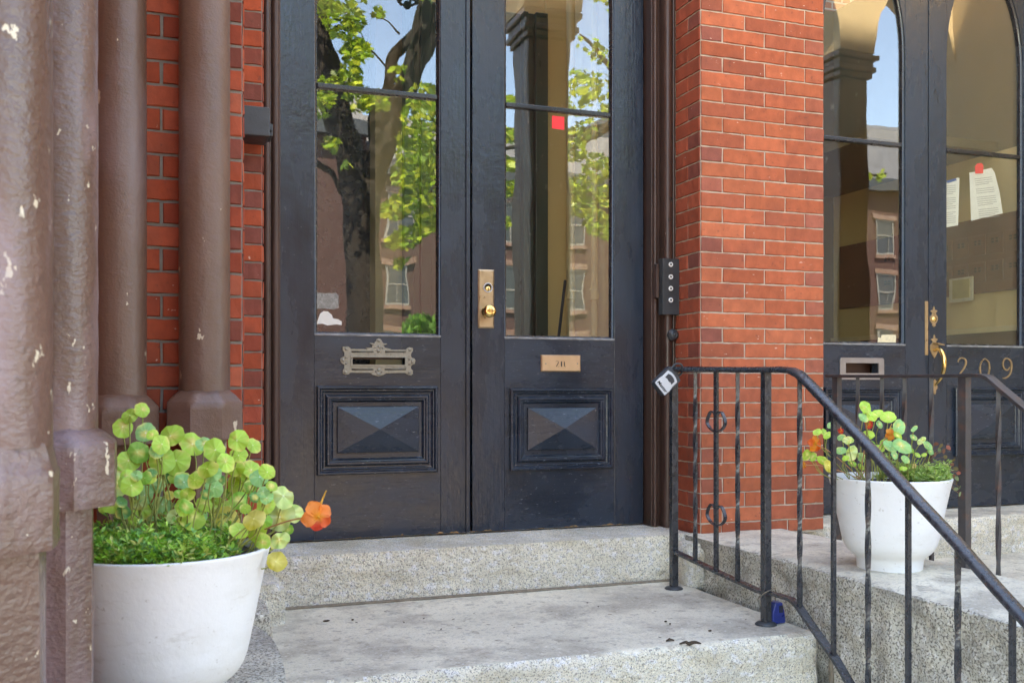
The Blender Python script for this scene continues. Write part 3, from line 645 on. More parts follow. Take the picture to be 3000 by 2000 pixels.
# number plate 211
npl, a, b = plate(dB, "number_plate", (1584, 1039), (1700, 1089), M['copper'], .008, .005)
bm = bmn(); Yn = YD - .0083
cx, cz, h = (a.x + b.x) / 2, (a.z + b.z) / 2 - .002, .026
def gl(pts): return [(cx + x * h, cz + z * h) for x, z in pts]
two = [tuple(v)[:2] for v in smoothpath([(-.98, .30, 0), (-.86, .49, 0), (-.66, .46, 0), (-.55, .22, 0), (-.68, -.10, 0), (-.95, -.45, 0), (-.75, -.40, 0), (-.50, -.50, 0), (-.42, -.40, 0)], 4)]
wd = [.035 + .10 * math.sin(math.pi * min(1, max(0, (i - 8) / 14))) for i in range(len(two))]
stroke(bm, gl(two), [w * h for w in wd], Yn, Yn - .0006)
stroke(bm, gl([(.02, .40), (.02, -.46)]), [.20 * h] * 2, Yn, Yn - .0006)
stroke(bm, gl([(.50, .40), (.55, .2), (.55, -.3), (.66, -.44), (.82, -.46)]), [.07 * h, .17 * h, .17 * h, .10 * h, .03 * h], Yn, Yn - .0006)
link("numerals", bm, M['ink'], npl)
bm = bmn()
for px in (1597, 1690):
    p = at(px, 1065, Y=YD); lathe_y(bm, [(.0035, .0075), (.0033, .0088)], p, 14)
link("screw", bm, M['pewter'], npl)
# 209: plain mail slot, lock rosette, pull handle, numerals
a = at(2459, 1047, Y=YD); b = at(2588, 1112, Y=YD); s0 = at(2476, 1063, Y=YD); s1 = at(2572, 1093, Y=YD)
def rrect(x0, x1, z0, z1, r, n=5):
    out = []
    for cx_, cz_, a0 in ((x1 - r, z1 - r, 0), (x0 + r, z1 - r, 90), (x0 + r, z0 + r, 180), (x1 - r, z0 + r, 270)):
        out += [(cx_ + r * math.cos(R(a0 + 90 * k / n)), cz_ + r * math.sin(R(a0 + 90 * k / n))) for k in range(n + 1)]
    return out
bm = bmn(); prism(bm, rrect(a.x, b.x, b.z, a.z, .012), YD - .006, YD + .002, holes=[[(s0.x, s0.z), (s1.x, s0.z), (s1.x, s1.z), (s0.x, s1.z)]])
m2 = link("mail_slot", bm, surf("bronze_grey", (.30, .27, .26), .08, 30, .4, .05, metal=.5), dC, bevel=.0015)
bm = bmn(); box(bm, s0.x - .01, s1.x + .01, YD + .07, YD + .075, s1.z - .01, s0.z + .02); link("inner_flap", bm, M['darkwood'], m2)
a = at(2711, 882, Y=YD - .005); b = at(2720, 1040, Y=YD - .005)
bm = bmn(); box(bm, a.x, b.x, YD - .004, YD + .002, b.z, a.z); link("strike_strip", bm, M['brass'], dD, bevel=.001)
def rosette(pts, mat, name, par, y=YD):
    bm = bmn(); prism(bm, [(at(x, z, Y=YD).x, at(x, z, Y=YD).z) for x, z in pts], y - .004, y + .001); return link(name, bm, mat, par, bevel=.001)
C5 = lambda cx, cy, P: [(cx + x, cy + z) for x, z in P]
top = [(0, -38), (3, -30), (2, -27), (9, -25), (10, -22), (5, -17), (6, -13), (11, -6), (11, 4), (7, 12), (4, 15), (6, 19), (0, 24), (-6, 19), (-4, 15), (-7, 12), (-12, 4), (-12, -6), (-6, -13), (-5, -17), (-10, -22), (-8, -25), (-2, -27), (-3, -30)]
rosette(C5(2735, 934, top), M['brass'], "lock_rosette", dD)
p = at(2736, 935, Y=YD - .004); bm = bmn(); lathe_y(bm, [(.014, 0), (.014, .004), (.011, .004), (.010, .007), (.004, .008)], p, 24); link("lock_cylinder", bm, M['brass_b'], dD, smooth=True)
rosette(C5(2736, 1017, [(0, -38), (3, -30), (2, -27), (9, -25), (10, -22), (5, -17), (6, -13), (12, -6), (12, 8), (7, 20), (4, 26), (0, 33), (-4, 26), (-7, 20), (-12, 8), (-12, -6), (-6, -13), (-5, -17), (-10, -22), (-8, -25), (-2, -27), (-3, -30)]), M['brass'], "handle_rosette", dD)
rosette(C5(2738, 1130, [(0, -20), (5, -12), (4, -6), (7, 0), (7, 8), (3, 12), (3, 20), (0, 26), (-4, 20), (-4, 12), (-7, 8), (-7, 0), (-4, -6), (-5, -12)]), M['brass'], "handle_rosette", dD)
hx = at(2738, 1020, Y=YD).x
prof = [(0, at(2738, 1028, Y=YD).z, .006), (-.025, at(2738, 1022, Y=YD).z, .009), (-.046, at(2738, 1030, Y=YD).z, .011), (-.062, at(2738, 1050, Y=YD).z, .012), (-.064, at(2738, 1070, Y=YD).z, .0115), (-.055, at(2738, 1092, Y=YD).z, .010), (-.035, at(2738, 1112, Y=YD).z, .008), (-.012, at(2738, 1124, Y=YD).z, .006), (0, at(2738, 1130, Y=YD).z, .005)]
sp = smoothpath([(hx + .012 * 0, YD + y, z) for y, z, r in prof], 5); rr = []
for i in range(len(prof) - 1): rr += [prof[i][2] + (prof[i + 1][2] - prof[i][2]) * k / 5 for k in range(5)]
rr.append(prof[-1][2]); bm = bmn(); tube(bm, sp, rr, 14); link("pull_handle", bm, M['brass_b'], dD, smooth=True)
p = at(2736, 1008, Y=YD); bm = bmn(); prism(bm, [(p.x - .012, p.z + .006), (p.x + .03, p.z - .002), (p.x + .032, p.z - .007), (p.x - .008, p.z - .003)], YD - .040, YD - .004); link("thumb_latch", bm, M['brass'], dD, bevel=.001)
def num(name, pts, ws, sub=6):
    P = [at(x, z, Y=YD) for x, z in pts]; sp = smoothpath([(p.x, p.z, 0) for p in P], sub)
    wz = []
    for i in range(len(ws) - 1): wz += [ws[i] + (ws[i + 1] - ws[i]) * k / sub for k in range(sub)]
    wz.append(ws[-1]); bm = bmn(); stroke(bm, [(v.x, v.y) for v in sp], [w * .0017 for w in wz], YD - .004, YD + .001)
    bmesh.ops.remove_doubles(bm, verts=bm.verts, dist=1e-6); link(name, bm, M['brass'], dD)
num("numeral", [(2806, 1061), (2808, 1053), (2817, 1048), (2827, 1053), (2829, 1064), (2822, 1080), (2810, 1096), (2806, 1101), (2818, 1098), (2832, 1100)], [3.5, 3, 3, 5, 6, 5, 3, 2.5, 4, 2])
num("numeral", [(2884, 1050), (2895, 1060), (2898, 1080), (2893, 1100), (2884, 1109), (2874, 1099), (2870, 1079), (2874, 1060), (2884, 1050)], [2, 4, 5.5, 4, 2, 4, 5.5, 4, 2])
num("numeral", [(2958, 1075), (2950, 1084), (2940, 1078), (2937, 1064), (2942, 1052), (2951, 1050), (2961, 1060), (2962, 1080), (2956, 1098), (2944, 1107), (2937, 1107)], [3, 4, 4.5, 5, 4, 4, 5.5, 6, 5, 3.5, 3])

# stickers on the glass
YG = YD + .0235
def sticker(name, label, pts, mat, cat, y0=None, th=.0008):
    y0 = YG - .0005 if y0 is None else y0
    bm = bmn(); prism(bm, [(at(x, z, Y=y0).x, at(x, z, Y=y0).z) for x, z in pts], y0 - th, y0); return link(name, bm, mat, label=label, cat=cat)
sticker("sticker", "square red sticker below the glazing bar of the right door", [(1617, 339), (1653, 343), (1653, 381), (1617, 377)], M['red'], "sticker")
sticker("sticker", "torn grey sticker remnant low on the left door glass", [(921, 860), (930, 857), (955, 859), (985, 858), (992, 866), (991, 884), (993, 902), (975, 906), (950, 903), (923, 905), (920, 890)], M['papergrey'], "sticker")
sticker("sticker", "torn white sticker in the bottom left corner of the door glass", [(928, 949), (931, 937), (938, 918), (948, 911), (960, 912), (972, 922), (975, 932), (990, 935), (1001, 941), (1001, 952), (985, 950), (960, 953), (945, 948)], M['paper'], "sticker")
sticker("sticker", "torn yellowed sticker in the corner of glass above the bronze slot", [(2571, 1004), (2572, 988), (2580, 990), (2582, 981), (2600, 980), (2625, 981), (2624, 1010), (2600, 1013), (2580, 1010)], M['papery'], "sticker")
YI = YD + .040
rt = [(2856, 488), (2862, 479), (2876, 478), (2881, 486), (2880, 508), (2857, 509)]
sticker("sticker", "small red tag at the top of the pinned white notice", rt, M['red'], "sticker", y0=YI - .004)
def notice(label, pts, lines, seed):
    t = thing("paper_notice", label, "notice", tuple(at(pts[0][0], pts[0][1], Y=YI)), group="notices behind the 209 glass")
    bm = bmn(); prism(bm, [(at(x, z, Y=YI).x, at(x, z, Y=YI).z) for x, z in pts], YI, YI + .0006); link("sheet", bm, M['paper'], t)
    bm = bmn(); random.seed(seed)
    for (x0, y0, x1, y1) in lines:
        a = at(x0, y0, Y=YI); b = at(x1, y1, Y=YI); prism(bm, [(a.x, a.z), (b.x, b.z), (b.x, b.z - .003), (a.x, a.z - .003)], YI - .0006, YI)
    link("printing", bm, surf("faded_ink", (.30, .30, .29), .1, 40, .7, .05), t)
ls = []
for k in range(20):
    y = 522 + k * 6
    if k in (4, 8, 14): continue
    ls.append((2855 + .12 * (y - 520), y + 2, 2905 + .2 * (y - 520) - (12 if k % 5 == 3 else 0), y - 4))
notice("curled white printed notice below the red tag inside the 209 door", [(2840, 506), (2857, 503), (2905, 492), (2914, 505), (2928, 560), (2938, 625), (2845, 647)], ls, 1)
ls = [(2769, 545 + k * 6, 2800 - (8 if k % 5 == 4 else 0), 542 + k * 6) for k in range(19) if k not in (5, 12)]
notice("white printed notice half hidden by the door stile, with blue tape", [(2762, 540), (2805, 520), (2811, 522), (2807, 660), (2762, 668)], ls, 2)
sticker("tape", "blue tape on the half hidden notice", [(2772, 530), (2800, 522), (2803, 529), (2776, 537)], surf("blue_tape", (.03, .10, .30), .1, 40, .5, .05), "tape", y0=YI - .002)

# ------------------------------------------------------------------ vestibules behind the glass
v1 = thing("vestibule", "tan painted vestibule with dark inner door behind the left glass doors", "room", (1.2, 4.7, -.611), kind='structure')
def room_box(t, name, mat, *b, bevel=0):
    bm = bmn(); box(bm, *b); return link(name, bm, mat, t, bevel=bevel)
room_box(v1, "floor", M['darkwood'], .1, 2.4, 4.062, 5.6, -.66, -.615)
room_box(v1, "right_wall", M['tan_lightened'], 2.20, 2.30, 4.062, 5.6, -.614, 2.649)
room_box(v1, "left_wall", M['tan'], .10, .20, 4.062, 5.6, -.614, 2.649)
room_box(v1, "upper_back_wall", M['tan_shaded'], .201, 1.099, 5.32, 5.40, 2.0, 2.649)
room_box(v1, "back_wall", M['khaki'], 1.10, 1.245, 5.20, 5.40, -.614, 1.56)
room_box(v1, "upper_back_wall", M['tan_shaded'], 1.10, 1.245, 5.20, 5.40, 1.561, 2.649)
room_box(v1, "back_wall", M['tan'], 2.075, 2.199, 5.20, 5.40, -.614, 2.649)
room_box(v1, "back_wall", M['tan'], 1.246, 2.074, 5.22, 5.40, 2.0, 2.649)
room_box(v1, "dark_hall_panel", M['blackwood'], .201, 1.099, 5.34, 5.42, -.614, 1.999)  # black panel standing in for the unlit hall beyond
gz = at(1560, 38, Y=5.18).z
for i, (x0, x1, y) in enumerate(((1.247, 1.30, 5.16), (1.301, 1.34, 5.19), (1.341, 1.40, 5.17), (1.401, 1.93, 5.215), (1.931, 1.96, 5.17), (1.961, 2.0, 5.19), (2.001, 2.074, 5.16))):
    room_box(v1, "inner_door_trim", M['green'], x0, x1, y, 5.26, -.614, gz, bevel=.004)
for px, yy in ((1674, 4.95), (1741, 4.66)):
    c = at(px, 900, Y=yy); t = thing("wall_pipe", ("left" if px < 1700 else "right") + " one of two cream pipes seen through the right door glass", "pipe", (c.x, yy, -.611), group="cream pipes in the vestibule")
    bm = bmn(); tube(bm, [(c.x, yy, -.611), (c.x, yy, 1.0), (c.x, yy, 2.64)], .020, 16); autosmooth(link("pipe_run", bm, M['tan_lightened'], t), 50)
    z = at(px, 862, Y=yy).z; bm = bmn(); lathe(bm, [(.020, -.03), (.026, -.027), (.026, .022), (.020, .026)], (c.x, yy, z), 20); autosmooth(link("collar", bm, M['tan_lightened'], t), 40)
a = at(1656, 822, Y=4.85); b = at(1634, 1010, Y=4.70)
b2 = a + (b - a) * 2.6; bm = bmn(); tube(bm, [a, b, b2], .008, 10); link("pole", bm, M['ink'], label="thin black pole leaning inside beside the cream pipes", cat="pole")

v2 = thing("vestibule", "tan vestibule with brown mailbox band behind the 209 doors", "room", (3.6, 4.7, -.611), kind='structure')
room_box(v2, "floor", M['darkwood'], 2.55, 4.6, 4.062, 5.9, -.66, -.615)
room_box(v2, "stair_soffit", M['tan_shaded'], 3.60, 4.499, 4.35, 5.79, 1.34, 1.39)
room_box(v2, "right_wall", M['tan'], 4.50, 4.60, 4.062, 5.9, -.614, 1.339)
room_box(v2, "upper_right_wall", M['tan_shaded'], 4.50, 4.60, 4.062, 5.9, 1.34, 2.649)
room_box(v2, "left_wall", M['tan'], 2.55, 2.65, 4.062, 5.9, -.614, 2.649)
room_box(v2, "back_wall", M['darkwood'], 2.651, 3.7, 5.8, 5.9, -.614, 2.649)
room_box(v2, "back_wall", M['tan_shaded'], 3.70, 4.499, 5.8, 5.9, -.614, 2.649)
room_box(v2, "inner_door_trim", M['green'], 3.02, 3.30, 5.3, 5.5, -.614, 2.3)
room_box(v2, "inner_door_trim", M['green'], 2.70, 2.86, 5.0, 5.2, -.614, 2.3)
room_box(v2, "wainscot", M['darkwood'], 4.48, 4.499, 4.07, 5.79, -.613, .33, bevel=.002)
room_box(v2, "wainscot_cap", M['tan_lightened'], 4.465, 4.479, 4.07, 5.79, .315, .345, bevel=.002)
mb = thing("mailbox_bank", "brown metal mailbox bank on the wall inside the 209 door", "mailboxes", (4.49, 4.6, .54))
room_box(mb, "cabinet", M['mailwood'], 4.47, 4.499, 4.09, 5.70, .545, .975)
for row, z in ((0, .80), (1, .645)):
    for k in range(9):
        y = 4.16 + k * .125; bm = bmn(); box(bm, 4.462, 4.4695, y, y + .10, z - .04, z + .075); link("mailbox_door", bm, M['mailwood'], mb, bevel=.0015)
        bm = bmn()
        for dy in (.028, .058):
            for dz in (0, .016): box(bm, 4.459, 4.4619, y + dy, y + dy + .018, z + .02 + dz, z + .03 + dz)
        link("call_button", bm, M['ink'], mb)
a = at(2782, 818, X=4.455); b = at(2850, 880, X=4.455)
cd = thing("wall_card", "cream framed card below the mailbox bank inside the 209 door", "card", (4.46, b.y, b.z))
bm = bmn(); box(bm, 4.452, 4.461, a.y, b.y, b.z, a.z); link("card_board", bm, M['papery'], cd)
bm = bmn(); box(bm, 4.447, 4.4519, a.y - .03, b.y + .02, b.z + .02, a.z - .012); link("card_panel", bm, surf("tan_card", (.5, .4, .16), .1, 30, .6, .05), cd)

# ------------------------------------------------------------------ iron railings
def yz_on(X, pts): return [(lambda p: (p.y, p.z))(at(x, z, X=X)) for x, z in pts]
CAP = [(-.021, -.004), (-.019, -.010), (.019, -.010), (.021, -.004), (.019, .004), (.010, .010), (-.010, .010), (-.019, .004)]
CAPF = [(-.019, -.006), (.019, -.006), (.019, .006), (-.019, .006)]
def poly_z(path, y):
    P = sorted(path)
    for a, b in zip(P, P[1:]):
        if a[0] <= y <= b[0]: return a[1] + (b[1] - a[1]) * (y - a[0]) / (b[0] - a[0])
    a, b = (P[0], P[1]) if y < P[0][0] else (P[-2], P[-1])
    return a[1] + (b[1] - a[1]) * (y - a[0]) / (b[0] - a[0])
XR = 1.94
r1 = thing("iron_railing", "black iron stair railing with twisted balusters and scroll rings", "railing", (XR, 2.8, LAND))
tp = yz_on(XR, [(1962, 1080), (2000, 1081), (2100, 1082), (2200, 1083), (2290, 1082), (2322, 1085), (2345, 1096), (2372, 1122), (2452, 1206), (2554, 1313), (2669, 1441), (2796, 1576), (2924, 1722), (3000, 1805)])
e = tp[-1]; sl_ = (tp[-2][1] - tp[-5][1]) / (tp[-2][0] - tp[-5][0]); tp += [(1.60, e[1] + sl_ * (1.60 - e[0])), (1.54, e[1] + sl_ * (1.54 - e[0]) - .01)]
bm = bmn(); sweep_yz(bm, XR, tp, CAP); autosmooth(link("handrail", bm, M['iron'], r1), 45)
bt = yz_on(XR, [(1974, 1613), (2100, 1673), (2225, 1731), (2275, 1741), (2318, 1754), (2340, 1775), (2400, 1862), (2450, 1932), (2490, 2000)])
e = bt[-1]; bt += [(1.64, e[1] + sl_ * (1.64 - e[0]) )]
bm = bmn(); sweep_yz(bm, XR, bt, [(-.014, -.005), (.014, -.005), (.014, .005), (-.014, .005)]); autosmooth(link("bottom_rail", bm, M['iron'], r1), 45)
for px, zb in ((1974, LAND), (2244, LAND)):
    p = at(px, 1400, X=XR); bm = bmn(); twist_bar(bm, XR, p.y, zb, poly_z(tp, p.y) - .008, .027, 0, 0); link("post", bm, M['iron'], r1, bevel=.002)
    bm = bmn(); lathe(bm, [(.036, 0), (.037, .003), (.030, .009), (.016, .012)], (XR, p.y, zb), 20); link("post_foot", bm, M['slate'], r1, smooth=True)
bm = bmn(); twist_bar(bm, XR, 1.62, -1.5, poly_z(tp, 1.62), .027, 0, 0); link("post", bm, M['iron'], r1, bevel=.002)
for px, kind in ((2037, 1), (2098, 2), (2161, 1), (2343, 1), (2442, 0), (2543, 1), (2661, 0), (2806, 1), (2966, 0)):
    p = at(px, 1400, X=XR); z1 = poly_z(tp, p.y) - .006; z0 = poly_z(bt, p.y)
    bm = bmn(); twist_bar(bm, XR, p.y, z0, z1, .0128 if kind != 2 else .0145, 1.15 if kind == 1 else 0, .2 * kind, .08)
    link("baluster", bm, M['iron'], r1, bevel=0 if kind == 1 else .001)
    if kind == 2:
        for zc in (at(px, 1233, X=XR).z, at(px, 1507, X=XR).z):
            for s in (-1, 1):
                pts = smoothpath([(XR, p.y + s * a, zc + b) for a, b in ((.004, .020), (.020, .034), (.040, .032), (.060, .006), (.060, -.012), (.038, -.030), (.004, -.040))], 4)
                bm = bmn(); n = len(pts); rings = []
                for i, c in enumerate(pts):
                    t_ = (pts[min(i + 1, n - 1)] - pts[max(i - 1, 0)]).normalized(); nrm = t_.cross(Vector((1, 0, 0))).normalized()
                    rings.append([bm.verts.new(c + Vector((1, 0, 0)) * sx * .0065 + nrm * sn * .0022) for sx, sn in ((-1, -1), (1, -1), (1, 1), (-1, 1))])
                for a, b in zip(rings, rings[1:]):
                    for k in range(4): bm.faces.new((a[k], a[(k + 1) % 4], b[(k + 1) % 4], b[k]))
                link("scroll_ring", bm, M['iron'], r1, bevel=.0006)
for y in (1.98, 2.09): 
    pass
XQ = 2.565
r2 = thing("iron_railing", "rusty brown iron railing standing before the 209 doors", "railing", (XQ, 2.8, -.795))
tp2 = yz_on(XQ, [(2428, 1101), (2530, 1102), (2640, 1102), (2760, 1101), (2855, 1099), (2885, 1101), (2900, 1107), (2930, 1133), (3000, 1192)])
e = tp2[-1]; s2 = (tp2[-1][1] - tp2[-2][1]) / (tp2[-1][0] - tp2[-2][0]); tp2 += [(1.66, e[1] + s2 * (1.66 - e[0]))]
bm = bmn(); sweep_yz(bm, XQ, tp2, CAPF); link("handrail", bm, M['iron_r'], r2, bevel=.002)
for px, w, tw in ((2452, .026, 0), (2513, .0125, 1), (2584, .0125, 1), (2650, .0125, 1), (2729, .0125, 1), (2826, .029, 0), (2925, .0125, 1)):
    p = at(px, 1400, X=XQ); z1 = poly_z(tp2, p.y) - .004; z0 = -.796 if p.y > 2.60 else -.796 - (2.60 - p.y) * .55
    bm = bmn(); twist_bar(bm, XQ, p.y, z0, z1, w, 1.1 * tw, .15, .05); link("baluster" if tw else "post", bm, M['iron_r'], r2)
for k in range(5):
    y = 2.22 - k * .115; bm = bmn(); twist_bar(bm, XQ, y, poly_z(tp2, y) - .86, poly_z(tp2, y), .0125, 1.1, .15, .05); link("baluster", bm, M['iron_r'], r2)

# lockbox hanging from the handrail
LC = at(1952, 1117, Y=3.42); ex = Vector((.66, 0, -.75)).normalized(); ez = Vector((.75, 0, .66)).normalized(); ny_ = Vector((-.12, -.99, .03)).normalized()
lb = thing("lockbox", "grey and silver key lockbox hanging tilted from the end of the handrail", "lockbox", tuple(LC))
def L3(a, b, y): return LC + ex * a + ez * b + ny_ * y
def shp(bm, pts, y0, y1): prism(bm, pts, y0, y1, to3=lambda a, b, y: tuple(L3(a, b, y)))
W2, H2 = .0365, .048
bm = bmn(); shp(bm, rrect(-W2, W2, -H2, H2, .008), .012, -.026); link("case", bm, M['charcoal'], lb, bevel=.003, segs=3)
bm = bmn(); o = [(-.032, -.045), (.032, -.045), (.034, -.02), (.030, .0), (.0305, .018), (.030, .030), (.015, .036), (0, .0375), (-.015, .036), (-.030, .030), (-.0305, .018), (-.030, .0), (-.034, -.02)]
shp(bm, o, .0145, .010); link("face_plate", bm, M['silver'], lb, bevel=.001)
bm = bmn(); shp(bm, [(-.019, .002), (-.008, .006), (.003, .003), (.012, .0065), (.020, .003), (.0205, .022), (.010, .027), (0, .028), (-.010, .027), (-.0205, .022)], .0158, .0125); link("code_window", bm, M['charcoal'], lb, bevel=.0006)
bm = text_mesh("Master", .0185, .0004, "lettering")
w = max(v.co.x for v in bm.verts)
for v in bm.verts: v.co = L3((v.co.x - w / 2) * .058 / w, v.co.y * 1.0 - .037, .0150 + v.co.z)
link("lettering", bm, M['ink'], lb)
bm = bmn(); sp = smoothpath([L3(-.022, H2 - .004, -.008), L3(-.022, H2 + .012, -.008), L3(-.022, H2 + .030, -.008), L3(-.008, H2 + .046, -.008), L3(.010, H2 + .044, -.008), L3(.022, H2 + .026, -.008), L3(.022, H2 + .010, -.008), L3(.022, H2 - .004, -.008)], 5)
tube(bm, sp, .0042, 10); link("shackle", bm, M['slate'], lb, smooth=True)

# blue combination lockbox tethered to the second post
p = at(2272, 1822, Y=2.87); bx = thing("lockbox", "small dark blue combination lockbox on the landing behind the post", "lockbox", (p.x, p.y, LAND))
z0 = LAND + .002; bm = bmn()
prism(bm, [(p.x - .026, z0), (p.x + .024, z0), (p.x + .026, z0 + .006), (p.x + .022, z0 + .040), (p.x + .016, z0 + .058), (p.x + .014, z0 + .070), (p.x - .016, z0 + .070), (p.x - .018, z0 + .058), (p.x - .026, z0 + .036)], p.y - .022, p.y + .022)
link("case", bm, M['blue'], bx, bevel=.004, segs=3)
bm = bmn()
for k in range(3):
    tube(bm, [(p.x + .002 + k * .0052, p.y - .0215, z0 + .036), (p.x + .002 + k * .0052, p.y - .0215, z0 + .060)], .0022, 8)
link("dial_wheel", bm, M['ink'], bx)
pp = at(2244, 1400, X=XR)
bm = bmn(); tube(bm, smoothpath([(p.x, p.y, z0 + .068), (p.x + .001, p.y, z0 + .10), (p.x - .01, p.y - .01, z0 + .118), (XR + .02, pp.y - .02, z0 + .122), (XR - .018, pp.y - .022, z0 + .112), (XR - .024, pp.y + .01, z0 + .085), (XR + .005, pp.y + .03, z0 + .09), (p.x - .008, p.y - .004, z0 + .068)], 6), .0016, 6); link("cable", bm, M['gasket'], bx)

# buzzer panel, bell push, wall box
a = at(1938, 756, Y=3.80); b = at(1990, 922, Y=3.80)
bp = thing("buzzer_panel", "dark metal buzzer panel with four white ring buttons", "buzzer panel", (a.x, 3.80, b.z))
bm = bmn(); box(bm, 2.060, b.x, 3.80, 3.838, b.z, a.z); link("face_plate", bm, M['slate'], bp, bevel=.001)
bm = bmn(); box(bm, 2.046, 2.0590, 3.83, 3.862, at(1930, 872, Y=3.83).z, at(1930, 772, Y=3.83).z); link("side_bracket", bm, M['frame'], bp, bevel=.002)
for yy in (775, 811, 845, 879):
    c = at(1965, yy, Y=3.80); bm = bmn(); lathe_y(bm, [(.0105, 0), (.0105, .003), (.0085, .004), (.005, .004), (.0045, .0015)], c, 22, cap=False); bt_ = link("ring_button", bm, M['white'], bp, smooth=True)
    bm = bmn(); lathe_y(bm, [(.0048, .0), (.0046, .0030), (.002, .0034)], c, 16); link("button_core", bm, M['ink'], bt_)
c = at(1970, 981, Y=3.815); bm = bmn(); lathe_y(bm, [(.026, 0), (.0265, .006), (.023, .012), (.020, .014), (.0185, .020), (.012, .023), (.010, .023), (.009, .020), (.006, .020), (.005, .024)], c, 30)
link("bell_push", bm, M['slate'], label="round black bell push on the frame below the buzzer panel", cat="bell push", smooth=True)
a = at(700, 306, Y=3.46); b = at(791, 400, Y=3.46)
wb = thing("wall_box", "black metal box fixed high on the brick beside the left door", "metal box", (.3, 3.5, b.z))
bm = bmn(); box(bm, .232, b.x, 3.46, 3.598, b.z, a.z); link("box_body", bm, M['slate'], wb, bevel=.004)
bm = bmn(); box(bm, b.x + .0005, b.x + .014, 3.50, 3.59, b.z + .012, a.z - .045); link("hinge_plate", bm, M['slate'], wb, bevel=.002)
bm = bmn(); lathe_y(bm, [(.005, 0), (.005, .006), (.003, .007)], (b.x + .007, 3.50, b.z + .03), 12); link("bolt", bm, M['ink'], wb)

# ------------------------------------------------------------------ planters and plants
POT = [(.100, .004), (.104, .0), (.105, .012), (.106, .026), (.109, .038), (.117, .047), (.128, .055), (.138, .066), (.146, .080), (.152, .098), (.157, .120), (.163, .150), (.171, .190), (.179, .230), (.187, .268), (.1925, .290), (.1955, .300), (.196, .303), (.1945, .305), (.190, .305), (.1885, .300), (.185, .275)]
def planter(label, c):
    t = thing("planter", label, "planter", c, group="white planters")
    bm = bmn(); lathe(bm, POT, c, 96, cap_bot=True); autosmooth(link("pot", bm, M['pot'], t), 60)
    bm = bmn(); rings = []
    for i in range(13):
        rr = .186 * i / 12; rings.append([bm.verts.new((c[0] + rr * math.cos(2 * math.pi * k / 40), c[1] + rr * math.sin(2 * math.pi * k / 40), c[2] + .282 + .006 * noise.noise((rr * 60, k * .6, c[0])))) for k in range(40)])
    for a, b in zip(rings, rings[1:]):
        for k in range(40): bm.faces.new((a[k], a[(k + 1) % 40], b[(k + 1) % 40], b[k]))
    link("soil", bm, M['soil'], t); return t
PL = (.021, 2.04, -.615); PR = (2.312, 2.690, -.603)
planter("white planter at the left below the brown columns", PL)
planter("white planter standing between the two iron railings", PR)
GRN = {'g': ((.42, .68, .085), (.62, .84, .28)), 'd': ((.22, .48, .05), (.40, .64, .14)), 'b': ((.27, .56, .19), (.54, .74, .42)), 'k': ((.10, .32, .08), (.24, .46, .18)), 'y': ((.58, .50, .04), (.78, .66, .22)), 'm': ((.34, .52, .04), (.58, .62, .14)), 'v': ((.40, .58, .12), (.70, .76, .36)), 'o': ((.60, .36, .12), (.80, .55, .25))}
def disc(bm, cl, c, nrm, r, kind, lobes=9, squash=1.0):
    n_ = nrm.normalized(); s = n_.orthogonal().normalized(); u_ = n_.cross(s); rot = random.uniform(0, 6.28)
    ss = s * math.cos(rot) + u_ * math.sin(rot); uu = n_.cross(ss)
    base, vein = GRN[kind]; f = random.uniform(.82, 1.12); seg = lobes * 4; off = Vector((random.uniform(-.12, .12), random.uniform(-.12, .12), 0))
    ph = random.uniform(0, 6); wav = random.uniform(.05, .26); yel = random.choice((-.6, -.3, 0, .25))
    def put(rr, k, t):
        a = 2 * math.pi * k / seg
        rad = rr * (1 + (.022 * math.cos(lobes * a) + .06 * math.sin(2 * a + ph) + .03 * math.sin(5 * a + 2 * ph)) * t)
        h = -.10 * t * t + wav * t * math.sin(3 * a + ph) * .5 + (.02 * t * math.cos(lobes * a))
        if kind in 'vo': h += .12 * t * math.sin(5 * a + ph)
        p = c + ss * (math.cos(a) * rad * squash + off.x * r * (1 - t)) + uu * (math.sin(a) * rad + off.y * r * (1 - t)) + n_ * h * r
        v = bm.verts.new(p); q_ = noise.noise(p * 55)
        on = (k % 4 == 0); w_ = (.42 * (1 - t * .75)) if on else .0
        if kind in 'vyo': w_ = max(w_, .5 + .9 * q_) if kind != 'y' else max(w_, .3 + q_ * .6)
        w_ = min(1, max(0, w_)); cc = [(base[i] * (1 - w_) + vein[i] * w_) * f for i in range(3)]
        ye = min(1, max(0, (t - .62) * 2.2 * (q_ * 2.6 + yel))); cc = [cc[i] * (1 - ye) + (.78, .70, .20)[i] * ye for i in range(3)]
        v[cl] = tuple(cc) + (1,)
        return v
    c0 = bm.verts.new(c + ss * off.x * r + uu * off.y * r + n_ * .02 * r); c0[cl] = (min(1, vein[0] * 1.6), min(1, vein[1] * 1.35), min(1, vein[2] * 2.2), 1)
    r0 = [put(r * .10, k, .10) for k in range(seg)]; rings = [r0] + [[put(r * t, k, t) for k in range(seg)] for t in (.4, .72, 1.0)]
    for k in range(seg): bm.faces.new((c0, r0[k], r0[(k + 1) % seg]))
    for a, b in zip(rings, rings[1:]):
        for k in range(seg): bm.faces.new((a[k], b[k], b[(k + 1) % seg], a[(k + 1) % seg]))
    return c + ss * off.x * r + uu * off.y * r
